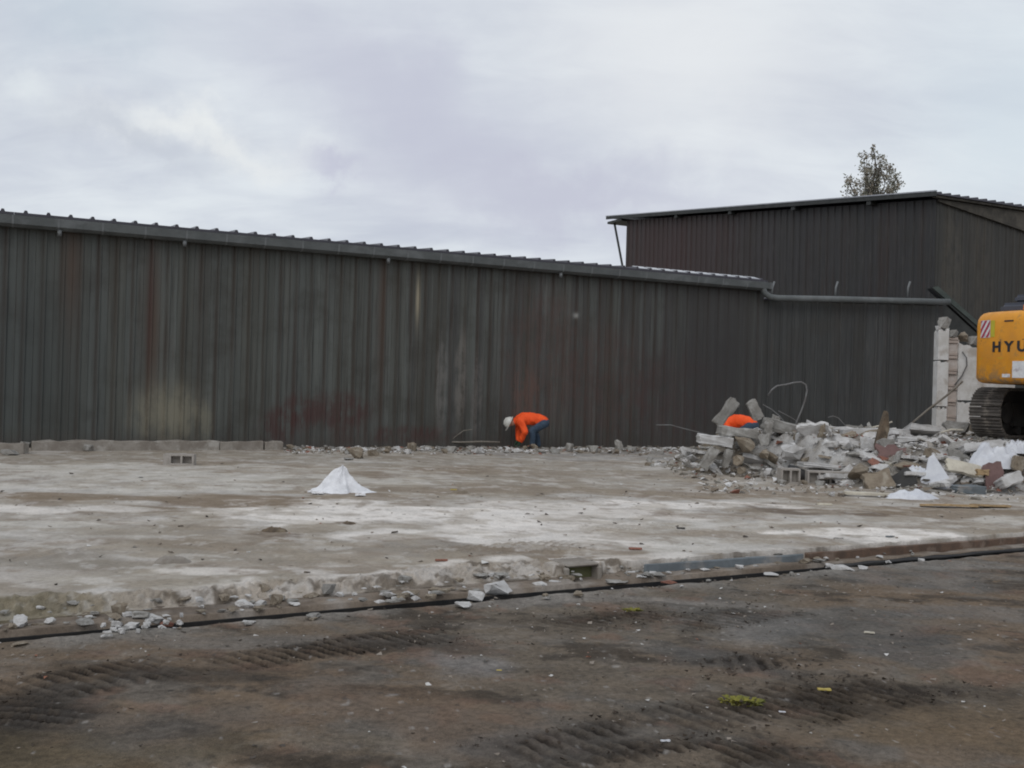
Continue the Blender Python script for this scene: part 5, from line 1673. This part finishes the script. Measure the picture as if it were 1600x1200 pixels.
# loose filler pieces: too alike to tell apart
rf = random.Random(77)
cnt = 0
SLB = {k_: [rough_slab(1.0, 0.62 + 0.1 * j, 0.14, 900 + j, m_, 0.3, 'broken_piece') for j in range(4)] for k_, m_ in (('grey', M_CONC), ('white', M_PLAS))}
while cnt < 240:
    x = rf.uniform(3.3, 9.6)
    y = rf.uniform(16.0, 21.5)
    h_ = float(heap(x, y))
    if h_ < 0.04 or (x > 8.3 and y > 18.4): continue
    left = x < 5.6
    kind = rf.choices(('grey', 'tan', 'white', 'brick'), (5, 4, 2, 0.4) if left else (4, 2, 9, 0.4))[0]
    s_ = rf.choice((0.12, 0.16, 0.2, 0.26, 0.34))
    o = bpy.data.objects.new({'grey': 'concrete_chunk', 'tan': 'stone', 'white': 'plaster_chunk', 'brick': 'brick_piece'}[kind], CH[kind][rf.randint(0, 5)])
    link(o)
    o.location = (x, y, h_ + s_ * 0.10)
    o.rotation_euler = (rf.gauss(0, 0.45), rf.gauss(0, 0.45), rf.uniform(0, 6.28))
    o.scale = (s_ * rf.uniform(0.9, 1.8), s_ * rf.uniform(0.8, 1.3), s_ * rf.uniform(0.6, 1.1))
    flat_ = kind in SLB and rf.random() < 0.35
    if flat_:
        o.data = rf.choice(SLB[kind])
        o.name = 'broken_piece'
        o.scale = (s_ * 2.0, s_ * 1.6, s_ * 1.8)
        o.rotation_euler = (R(90) + rf.gauss(0, 0.4), rf.gauss(0, 0.35), rf.uniform(-0.6, 0.6))
    cl = f'flat {"grey concrete" if kind == "grey" else "whitish plaster"} slab piece' if flat_ else {'grey': 'grey concrete chunk', 'tan': 'brownish stone', 'white': 'whitish plaster chunk', 'brick': 'reddish brick piece'}[kind]
    sz = 'small' if s_ < 0.18 else 'fist-sized or bigger'
    side = 'left pile of loose rubble by the stooping person' if left else 'rubble slope before the excavator'
    zone = nearest(o.location, MARKS)
    tag(o, f'{"small" if s_ < 0.15 else "middling" if s_ < 0.22 else "bigger"} loose {cl} near {zone}', 'rubble', f'{cl}s near {zone}')
    cnt += 1
# fine broken bits of the heap, beyond counting
b = MB()
for i in range(6000):
    x, y = rf.uniform(3.0, 10.5), rf.uniform(15.4, 22)
    h_ = float(heap(x, y))
    if h_ < 0.015 and rf.random() < 0.7: continue
    s_ = rf.choice((0.015, 0.02, 0.03, 0.04, 0.06, 0.09))
    vs = [(rf.uniform(-1, 1) * s_, rf.uniform(-1, 1) * s_, rf.uniform(-0.5, 0.6) * s_) for _ in range(5)]
    b.add([(x + v[0], y + v[1], h_ + 0.02 + v[2]) for v in vs], [(0, 1, 2), (0, 2, 3), (0, 3, 4), (0, 4, 1), (1, 2, 4), (2, 3, 4)])
mt, g = mat('mixed_bits')
rv = g.n('ShaderNodeNewGeometry', out=8)
c = g.mix(g.ramp(rv, 0.35, 0.4), (0.30, 0.28, 0.25), (0.60, 0.59, 0.58))
c = g.mix(g.ramp(rv, 0.72, 0.75), c, (0.20, 0.165, 0.13))
c = g.mix(g.ramp(rv, 0.93, 0.94), c, (0.24, 0.11, 0.08))
g.finish(c, 0.95, None, spec=0.2)
M_BITS = mt
tag(b.build('rubble_bits', M_BITS), 'fine broken bits scattered over the rubble heap', 'rubble', kind='stuff')

# wires, rods, twigs
def wire(pts_, depth, rad, label, name='wire', mt=M_WIRE, cat='wire', group='bent wires'):
    o = MB().tube([far(x, y, depth if not isinstance(depth, (list, tuple)) else depth[i]) for i, (x, y) in enumerate(pts_)], rad, 6).build(name, mt, None, True)
    tag(o, label, cat, group)


wire([(1200, 618), (1206, 609), (1214, 603), (1228, 601), (1240, 598), (1252, 597), (1259, 601), (1261, 610), (1258, 625), (1252, 642), (1245, 658), (1242, 668)], 20.4, 0.017, 'looped wire rod sticking up from the rubble against the low shed')
wire([(1192, 632), (1206, 640), (1218, 650), (1226, 660), (1240, 668)], 20.4, 0.010, 'thin wire curving down right of the upright slab')
wire([(1216, 642), (1228, 648), (1242, 656), (1246, 662)], 20.5, 0.009, 'short thin wire across the foot of the looped rod')
wire([(1294, 652), (1302, 650), (1310, 653), (1322, 666)], 20.6, 0.009, 'thin wire bending over the flat pale slab')
wire([(1025, 664), (1048, 664), (1066, 669), (1090, 675), (1110, 680)], 21.0, 0.010, 'long thin wire reaching left out of the rubble')
wire([(1424, 662), (1450, 640), (1478, 619), (1504, 596)], 20.4, 0.022, 'straight rod leaning from the rubble against the broken white wall', 'rod', M_TWIG, 'rod', None)
wire([(1470, 676), (1486, 671), (1505, 672)], 18.8, 0.018, 'pale stick lying on the rubble below the broken wall', 'stick', M_PALE, 'stick', None)
wire([(1362, 668), (1380, 664), (1394, 659)], 19.2, 0.016, 'pale splinter crossing behind the timber spike', 'stick', M_PALE, 'stick', None)
wp = at(740, 700)
wire([(690, 690), (720, 691), (752, 690), (781, 691)], wp.y, 0.022, 'straight pale branch lying along the wall left of the bending person', 'branch', M_TWIG, 'branch', 'twigs by the shed wall')
wire([(700, 692), (713, 681), (724, 673), (738, 671)], wp.y, 0.010, 'thin forked twig rising from the pale branch', 'twig', M_TWIG, 'twig', 'twigs by the shed wall')

# ------------------------------------------------------------------ stones along the shed foot
def ground_stone(px, py, w_, h_, kind, label, seed, group='stones along the shed foot', name='stone', z=0.0, yaw=0):
    p = at(px, py, z)
    fl = (0.55, 0.75, 0.4, 0.6, 0.9, 0.3)[seed % 6]
    s_ = p.y / F
    o = thing_mesh(name, CH[kind][seed % 6], label, 'stone', group)
    o.matrix_world = Matrix.Translation(p + Vector((0, 0, h_ * s_ * 0.38))) @ Matrix.Rotation(R(yaw), 4, 'Z') @ Matrix.Diagonal((w_ * s_ * 1.1, (w_ + h_) * 0.5 * s_, h_ * s_ * 1.1 / fl, 1))
    return o


for i, (px, py, w_, h_, kd, lab) in enumerate((
        (555, 716, 29, 22, 'tan', 'big tan boulder lying before the shed wall'),
        (583, 712, 20, 11, 'tan', 'brown lump right beside the big tan boulder'),
        (545, 719, 16, 6, 'grey', 'flat dark bit under the big tan boulder'),
        (619, 705, 14, 11, 'white', 'pale round stone right of the tan boulder at the wall'),
        (604, 708, 16, 8, 'tan', 'low brown stone between the boulder and the pale stone'),
        (642, 705, 15, 14, 'tan', 'pointed beige stone at the wall foot left of the branch'),
        (669, 705, 14, 8, 'white', 'flat whitish stone just left of the branch'),
        (706, 706, 20, 10, 'grey', 'broad grey stone below the left end of the branch'),
        (690, 703, 16, 9, 'grey', 'grey stone touching the left end of the branch'),
        (748, 709, 20, 13, 'white', 'whitish stone pair below the branch'),
        (738, 704, 16, 9, 'grey', 'grey stone below the middle of the branch'),
        (811, 707, 22, 7, 'white', 'flat white stone at the feet of the bending person'),
        (834, 703, 13, 12, 'tan', 'pointed tan stone right at the feet of the bending person'),
        (868, 708, 22, 8, 'grey', 'low grey stone right of the bending person'),
        (852, 704, 11, 8, 'grey', 'small grey stone behind the heel of the bending person'),
        (890, 706, 13, 17, 'grey', 'upright grey stone third of the way to the rubble'),
        (930, 707, 22, 13, 'grey', 'broad rounded grey stone between two upright stones'),
        (965, 705, 12, 18, 'grey', 'upright square stone on the right of the broad grey one'),
        (905, 708, 16, 6, 'tan', 'flat tan stone beside the upright grey stone'),
        (988, 704, 18, 7, 'grey', 'flat grey stone right of the upright square stone'),
        (1038, 704, 12, 7, 'white', 'white stone at the wall well left of the rubble'),
        (138, 705, 16, 13, 'grey', 'dark grey stone leaning on the long concrete strip'),
        (38, 700, 18, 12, 'grey', 'dark lump in the gap between the left two strips'),
        (12, 711, 30, 9, 'grey', 'flat grey stone before the leftmost strip'),
        (453, 703, 15, 11, 'tan', 'beige stone just beyond the square concrete stub'),
        (478, 704, 12, 6, 'tan', 'small tan stone right of the square concrete stub'),
        (1030, 728, 24, 6, 'white', 'flat white stone patch on the slab left of the rubble'))):
    ground_stone(px, py, w_, h_, kd, lab, i, yaw=i * 37 % 50)
rf = random.Random(99)
for i in range(56):
    px = rf.uniform(455, 1010) if i > 10 else rf.uniform(1000, 1090)
    py = rf.gauss(705, 2.5) if i > 10 else rf.uniform(702, 732)
    kd = rf.choices(('grey', 'tan', 'white'), (5, 3, 2))[0]
    w_ = rf.uniform(5, 13)
    nm = {'grey': 'grey', 'tan': 'tan', 'white': 'whitish'}[kd]
    zn = next((n_ for lim, n_ in ((500, 'just right of the concrete strips'), (560, 'left of the big tan boulder'), (620, 'right of the big tan boulder'), (690, 'left of the branch'), (790, 'before the branch'), (860, 'at the feet of the bending person'), (930, 'beside the upright grey stone'), (1000, 'beside the upright square stone'), (2000, 'left of the rubble pile')) if px < lim))
    ground_stone(px, py, w_, w_ * rf.uniform(0.4, 0.75), kd, f'{"tiny" if w_ < 8 else "small"} {nm} stone {zn} along the shed foot', rf.randint(0, 5), f'small {nm} stones {zn}', yaw=rf.uniform(0, 90))

# crumbs and dirt swept up along the shed foot, beyond counting
b = MB()
rw = random.Random(45)
for i in range(2600):
    px = rw.uniform(448, 1110)
    p = at(px, min(716, rw.gauss(702.5, 3.2)), 0.0)
    r_ = rw.choice((0.015, 0.02, 0.03, 0.04, 0.055, 0.075))
    vs = [(rw.uniform(-1, 1) * r_ * 1.3, rw.uniform(-1, 1) * r_, rw.uniform(-0.3, 0.8) * r_) for _ in range(5)]
    b.add([(p.x + v[0], p.y + v[1], p.z + v[2]) for v in vs], [(0, 1, 2), (0, 2, 3), (0, 3, 4), (0, 4, 1), (1, 2, 4), (2, 3, 4)])
tag(b.build('wall_foot_crumbs', M_BITS), 'small crumbs and dirt lying along the shed foot', 'rubble', kind='stuff')

# ------------------------------------------------------------------ things along the slab edge
# blue-grey painted edge plate and rusty beam
def edge_thing(pa, pb, za, h_, dep, name, mt, label, cat, seed, jag=0.01):
    A, B = at(*pa, za), at(*pb, za)
    d = B - A
    L = d.length
    r_ = random.Random(seed)
    n = max(6, int(L / 0.2))
    vs, fs = [], []
    prof = [(0, 0), (dep, 0), (dep, h_), (0.0, h_)]
    for i in range(n + 1):
        for (y, z) in prof:
            vs.append((L * i / n, y + r_.uniform(-jag, jag) * 0.5, z + r_.uniform(-jag, jag)))
    for i in range(n):
        for j in range(4):
            fs.append((i * 4 + j, i * 4 + (j + 1) % 4, (i + 1) * 4 + (j + 1) % 4, (i + 1) * 4 + j))
    fs += [(0, 1, 2, 3), tuple(n * 4 + j for j in (3, 2, 1, 0))]
    o = MB().add(vs, fs).build(name, mt, None, False, 0.008, 1)
    o.location = A
    o.rotation_euler = (0, 0, math.atan2(d.y, d.x))
    tag(o, label, cat)
    return o


edge_thing((1008, 899), (1256, 881), -0.115, 0.095, 0.03, 'edge_plate', M_BLUEG, 'blue-grey painted plate facing the slab edge', 'edge plate', 1, 0.006)
edge_thing((1262, 883), (1720, 845), YZ - 0.01, 0.115, 0.05, 'rusty_beam', M_RUST, 'long rusty brown beam along the right end of the slab edge', 'beam', 2, 0.006)
edge_thing((1300, 889), (1720, 850), YZ - 0.01, 0.022, 0.10, 'rusty_rail', M_SLOT, 'dark flat rail below the rusty beam', 'rail', 3, 0.006)
# culvert mouth: concrete surround with an opening
cpos = from_st(cs_, 0.385, -0.12)
cm = empty('culvert', cpos, math.atan2(KD.y, KD.x), label='square culvert mouth with greenish inside in the slab edge', cat='culvert')
MB().box(-0.19, -0.145, -0.02, 0.30, -0.05, 0.10).box(0.145, 0.19, -0.02, 0.30, -0.05, 0.10).box(-0.165, 0.165, -0.008, 0.30, 0.102, 0.128).build('surround', M_CURB, cm, False, 0.012, 1)
MB().box(-0.144, 0.144, 0.085, 0.105, -0.05, 0.101).build('inner_face', simple('mossy_concrete', (0.095, 0.098, 0.040), (0.13, 0.13, 0.07), 9, 0.95), cm)

DEB = 'debris along the slab edge'
rs_ = random.Random(31)
for i in range(26):
    px = rs_.uniform(160, 285)
    ground_stone(px, 990 - (px - 160) * 0.14 + rs_.uniform(-12, 6), rs_.uniform(6, 18), rs_.uniform(4, 9), 'white', f'{"small" if i % 2 else "tiny"} white crumb of the plaster spill over the slot', rs_.randint(0, 5), f'{"small" if i % 2 else "tiny"} white crumbs of the plaster spill', 'plaster_crumb', -0.075 if px > 220 else -0.10, rs_.uniform(0, 90))
for i in range(16):
    px = rs_.uniform(560, 720)
    ground_stone(px, 942 - (px - 560) * 0.09 + rs_.uniform(-8, 4), (w_ := rs_.uniform(12, 30)), rs_.uniform(4, 8), (kd_ := rs_.choice(('grey', 'white', 'tan'))), f'{"broad" if w_ > 21 else "narrow"} flat {kd_} chip strewn {"right" if px > 640 else "left"} of the grey plate on the ledge', 5, f'flat {kd_} chips left of the crumbled mound', 'debris_chunk', -0.075, rs_.uniform(0, 50))
for i, (px, py, w_, h_, kd, lab) in enumerate((
        (382, 952, 36, 17, 'white', 'large whitish chunk by the slot, left of the grey stump'),
        (407, 950, 22, 14, 'white', 'second whitish chunk touching the large one by the slot'),
        (362, 957, 18, 10, 'tan', 'tan chunk at the left of the large whitish chunk'),
        (432, 943, 22, 18, 'tan', 'tan stump of the slab edge right of the whitish chunks'),
        (487, 938, 34, 13, 'tan', 'rounded olive-tan lump on the ledge'),
        (522, 944, 34, 8, 'grey', 'flat pale slab piece lying on the ledge'),
        (240, 972, 40, 14, 'white', 'largest white lump of the plaster spill over the slot'),
        (205, 984, 34, 13, 'white', 'white lump at the lower middle of the plaster spill'),
        (182, 978, 22, 11, 'white', 'white lump at the left of the plaster spill'),
        (166, 992, 16, 9, 'white', 'small white lump at the lower left tip of the plaster spill'),
        (262, 978, 24, 9, 'brick', 'rusty brick bit right of the plaster spill'),
        (185, 958, 26, 16, 'tan', 'olive-tan stone above the plaster spill'),
        (620, 938, 30, 12, 'tan', 'flat tan plate tipped on the ledge'),
        (645, 933, 30, 8, 'grey', 'grey plate behind the tipped tan plate'),
        (690, 930, 22, 8, 'grey', 'small grey plate before the pale mound'),
        (776, 928, 52, 26, 'white', 'pale mound of crumbled plaster across the slot'),
        (744, 936, 30, 14, 'white', 'pale chunk at the left side of the crumbled mound'),
        (848, 918, 34, 10, 'white', 'flat pale chip between the mound and the culvert'),
        (868, 914, 30, 9, 'white', 'second flat pale chip nearer the culvert'),
        (885, 908, 26, 12, 'tan', 'brown slab chip left of the culvert mouth'),
        (966, 911, 42, 7, 'grey', 'long flat chip right of the culvert mouth'),
        (984, 900, 20, 11, 'white', 'whitish chunk at the left end of the blue-grey plate'),
        (1002, 905, 16, 8, 'white', 'small whitish chunk before the blue-grey plate'),
        (1043, 912, 30, 5, 'brick', 'flat reddish brick chip before the blue-grey plate'),
        (1146, 887, 10, 12, 'tan', 'small upright tan stone before the blue-grey plate'),
        (1175, 887, 26, 7, 'grey', 'grey flat chip before the middle of the blue-grey plate'),
        (1215, 885, 26, 8, 'tan', 'tan chip before the right end of the blue-grey plate'),
        (1262, 875, 24, 14, 'tan', 'brown stone at the right end of the blue-grey plate'),
        (1290, 868, 20, 16, 'brick', 'red brick lump at the left end of the rusty beam'),
        (1318, 891, 40, 9, 'white', 'white flattened chunk before the left end of the rusty beam'),
        (1298, 888, 22, 9, 'white', 'whitish chip left of the flattened white chunk'),
        (1310, 852, 24, 14, 'grey', 'grey stone on the slab behind the start of the rusty beam'),
        (1531, 838, 20, 12, 'grey', 'grey round stone on the slab behind the rusty beam'),
        (1388, 880, 12, 6, 'white', 'small white chip on the yard before the rusty beam'),
        (1440, 877, 12, 5, 'white', 'tiny white chip on the yard farther along the rusty beam'),
        (1237, 900, 8, 7, 'grey', 'small grey stone on the yard before the red brick lump'),
        (20, 985, 24, 9, 'tan', 'olive stone at the left end of the slot'),
        (60, 982, 20, 10, 'tan', 'olive stone on the earth bank near the left end of the slot'),
        (130, 940, 30, 16, 'tan', 'olive-brown clod on the earth bank'))):
    z = YZ if py > 985 - px * 0.097 else -0.075
    ground_stone(px, py, w_, h_, kd, lab, i, DEB, 'debris_chunk', z, i * 23 % 60 - 20)
rf = random.Random(123)
for i in range(270):
    s_ = rf.uniform(-0.6, 8.6)
    t_ = rf.uniform(0.05, 0.55) if rf.random() < 0.8 else rf.uniform(-0.25, 0.0)
    kd = rf.choices(('grey', 'tan', 'white'), (4, 4, 4))[0]
    w_ = rf.choice((0.03, 0.035, 0.045, 0.055, 0.075, 0.11))
    p = from_st(s_, t_, (-0.09 if t_ < 0.36 else -0.06) if t_ > 0.06 else -0.115)
    if -0.13 < t_ < 0.09: continue
    nm = {'grey': 'grey', 'tan': 'tan', 'white': 'whitish'}[kd]
    o = thing_mesh('debris_chunk', CH[kd][rf.randint(0, 5)], f'{"tiny" if w_ < 0.045 else "small"} {nm} chip by {nearest(p, EMARK)}', 'stone', f'small {nm} chips by {nearest(p, EMARK)}')
    o.matrix_world = Matrix.Translation(p + Vector((0, 0, w_ * 0.15))) @ Matrix.Rotation(rf.uniform(0, 6), 4, 'Z') @ Matrix.Diagonal((w_ * 1.4, w_, w_ * rf.uniform(0.5, 1.0), 1))

# ------------------------------------------------------------------ small things on the yard and slab
for i, (px, py, w_, mt_, lab, nm, ct) in enumerate((
        (232, 1090, 0.060, M_OSB, 'small tan wood chip on the yard at the lower left', 'wood_chip', 'chip'),
        (97, 1074, 0.050, M_OSB, 'dull orange leaf in the mud at the lower left', 'leaf', 'leaf'),
        (780, 1047, 0.035, M_STRAW, 'tiny yellow bit on the yard in the middle', 'paper_bit', 'litter'),
        (1288, 1077, 0.075, M_STRAW, 'yellow leaf lying on the track marks', 'leaf', 'leaf'),
        (1358, 988, 0.075, M_PALE, 'pale flat chip on the grey yard to the right', 'wood_chip', 'chip'),
        (1390, 838, 0.10, M_BLUEG, 'small blue-grey piece on the white oval patch', 'scrap', 'litter'),
        (690, 875, 0.11, M_BRICK, 'small red tile chip on the slab near the edge', 'tile_chip', 'chip'),
        (993, 857, 0.13, M_BRICK, 'dark red tile chip on the slab above the blue-grey plate', 'tile_chip', 'chip'),
        (1064, 825, 0.10, M_DARKS, 'dark flat bit on the slab left of the white oval', 'scrap', 'litter'),
        (720, 771, 0.30, M_TAN, 'flat brown stone on the slab right of the white heap', 'stone', 'stone'),
        (709, 765, 0.10, M_STRAW, 'tiny yellow bit behind the flat brown stone', 'paper_bit', 'litter'),
        (1288, 788, 0.20, M_PALE, 'pale flat chip on the slab before the rubble', 'wood_chip', 'chip'),
        (220, 746, 0.10, M_DARKS, 'dark pebble on the slab below the hollow block', 'stone', 'stone'),
        (210, 855, 0.07, M_DARKS, 'black lump on the slab at the left', 'stone', 'stone'),
        (222, 859, 0.04, M_DARKS, 'small black pebble beside the black lump', 'stone', 'stone'),
        (270, 878, 0.30, M_CURB, 'flat broken plate on the slab at the left', 'stone', 'stone'),
        (430, 830, 0.26, M_WOOD, 'dark clod of mud beside the white dust patch', 'mud_clod', 'clod'),
        (545, 818, 0.16, M_WOOD, 'small dark clod in the white dust patch', 'mud_clod', 'clod'),
        (1558, 910, 0.13, M_WOOD, 'dark clod on the yard at the right edge', 'mud_clod', 'clod'),
        (1040, 1157, 0.05, M_WHITE, 'white scrap between the lower track marks', 'scrap', 'litter'),
        (165, 1012, 0.06, M_PLAS, 'white chip on the yard just below the plaster spill', 'stone', 'stone'),
        (1222, 1112, 0.035, M_WHITE, 'tiny white scrap under the yellow weed', 'scrap', 'litter'))):
    z = 0.012 if py < 905 - (px - 800) * 0.08 else YZ + 0.008
    if nm in ('mud_clod', 'stone'):
        q = at(px, py, z - 0.012)
        crumpled(nm, w_ * 1.15, w_ * 0.7, w_ * (0.22 if nm == 'stone' else 0.24), 750 + i, mt_, lab, q, i * 31 % 40 - 20, ct)
        continue
    o = thing_mesh(nm, rough_slab(w_, w_ * 0.42, w_ * 0.14, 700 + i, mt_, 0.3, nm), lab, ct)
    put(o, at(px, py, z), i * 31 % 40 - 20, 84, 0)


def weed(px, py, n, rad, label):
    p = at(px, py, YZ + 0.018)
    r_ = random.Random(n + px)
    b = MB()
    for i in range(n):
        a = r_.uniform(0, 6.28)
        q = Vector((math.cos(a), math.sin(a) * 0.7, 0)) * rad * r_.uniform(0.1, 1)
        tip = q + Vector((math.cos(a + r_.uniform(-.6, .6)), math.sin(a), r_.uniform(0.15, 0.6))) * 0.035
        sd_ = Vector((-math.sin(a), math.cos(a), 0)) * 0.012
        md = (q + tip) / 2 + Vector((0, 0, 0.008))
        b.add([q, md + sd_, tip, md - sd_, md + Vector((0, 0, -0.006))], [(0, 1, 4), (1, 2, 4), (2, 3, 4), (3, 0, 4), (0, 1, 2, 3)])
    o = b.build('weed', M_YPL)
    o.location = p
    tag(o, label, 'weed')


weed(1157, 1098, 90, 0.105, 'yellow-green weed tuft in the lower right of the yard')
weed(988, 955, 40, 0.06, 'small yellow-green weed on the yard near the slot')

# lumps of mud pushed up along the crawler tracks
b = MB()
rm = random.Random(66)
for (a, b_, half) in TRK:
    A, B = at(*a, YZ), at(*b_, YZ)
    d = (B - A).normalized()
    n_ = Vector((-d.y, d.x, 0))
    for i in range(110):
        p = A.lerp(B, rm.random()) + n_ * (rm.choice((-1, 1)) * half * rm.uniform(0.75, 1.25) if rm.random() < 0.6 else rm.uniform(-half, half))
        r_ = rm.choice((0.005, 0.006, 0.008, 0.011, 0.015))
        vs = [(rm.uniform(-1, 1) * r_ * 1.3, rm.uniform(-1, 1) * r_, rm.uniform(-0.3, 0.9) * r_) for _ in range(5)]
        b.add([(p.x + v[0], p.y + v[1], p.z + 0.008 + v[2]) for v in vs], [(0, 1, 2), (0, 2, 3), (0, 3, 4), (0, 4, 1), (1, 2, 4), (2, 3, 4)])
tag(b.build('mud_crumbs', simple('wet_mud', (0.040, 0.030, 0.022), (0.070, 0.052, 0.038), 3, 0.8)), 'dark crumbs of mud along the track prints', 'mud', kind='stuff')

# gravel and crumbs on the yard and slab, beyond counting
b = MB()
rg = random.Random(55)
for i in range(5200):
    if i < 3000:
        s_, t_ = rg.uniform(-4, 9), -abs(rg.gauss(0, 2.2)) - 0.08
        if t_ < -5.4: continue
        p = from_st(s_, t_, YZ + 0.004)
        r_ = rg.choice((0.004, 0.005, 0.006, 0.008, 0.011, 0.016))
    else:
        s_, t_ = rg.uniform(-3, 22), abs(rg.gauss(0, 6)) + 0.5
        if t_ > 19 or rg.random() < 0.6: continue
        p = from_st(s_, t_, 0.002)
        r_ = rg.choice((0.008, 0.012, 0.016, 0.022, 0.03))
    vs = [(rg.uniform(-1, 1) * r_ * 1.3, rg.uniform(-1, 1) * r_, rg.uniform(-0.3, 0.8) * r_) for _ in range(5)]
    b.add([(p.x + v[0], p.y + v[1], p.z + v[2]) for v in vs], [(0, 1, 2), (0, 2, 3), (0, 3, 4), (0, 4, 1), (1, 2, 4), (2, 3, 4)])
mt, g = mat('gravel_mix')
rv = g.n('ShaderNodeNewGeometry', out=8)
c = g.mix(g.ramp(rv, 0.30, 0.34), (0.085, 0.072, 0.062), (0.26, 0.225, 0.19))
c = g.mix(g.ramp(rv, 0.85, 0.87), c, (0.55, 0.54, 0.52))
c = g.mix(g.ramp(rv, 0.96, 0.97), c, (0.26, 0.12, 0.08))
g.finish(c, 0.95, None, spec=0.2)
tag(b.build('gravel', mt), 'scattered grit and crumbs over yard and slab', 'gravel', kind='stuff')
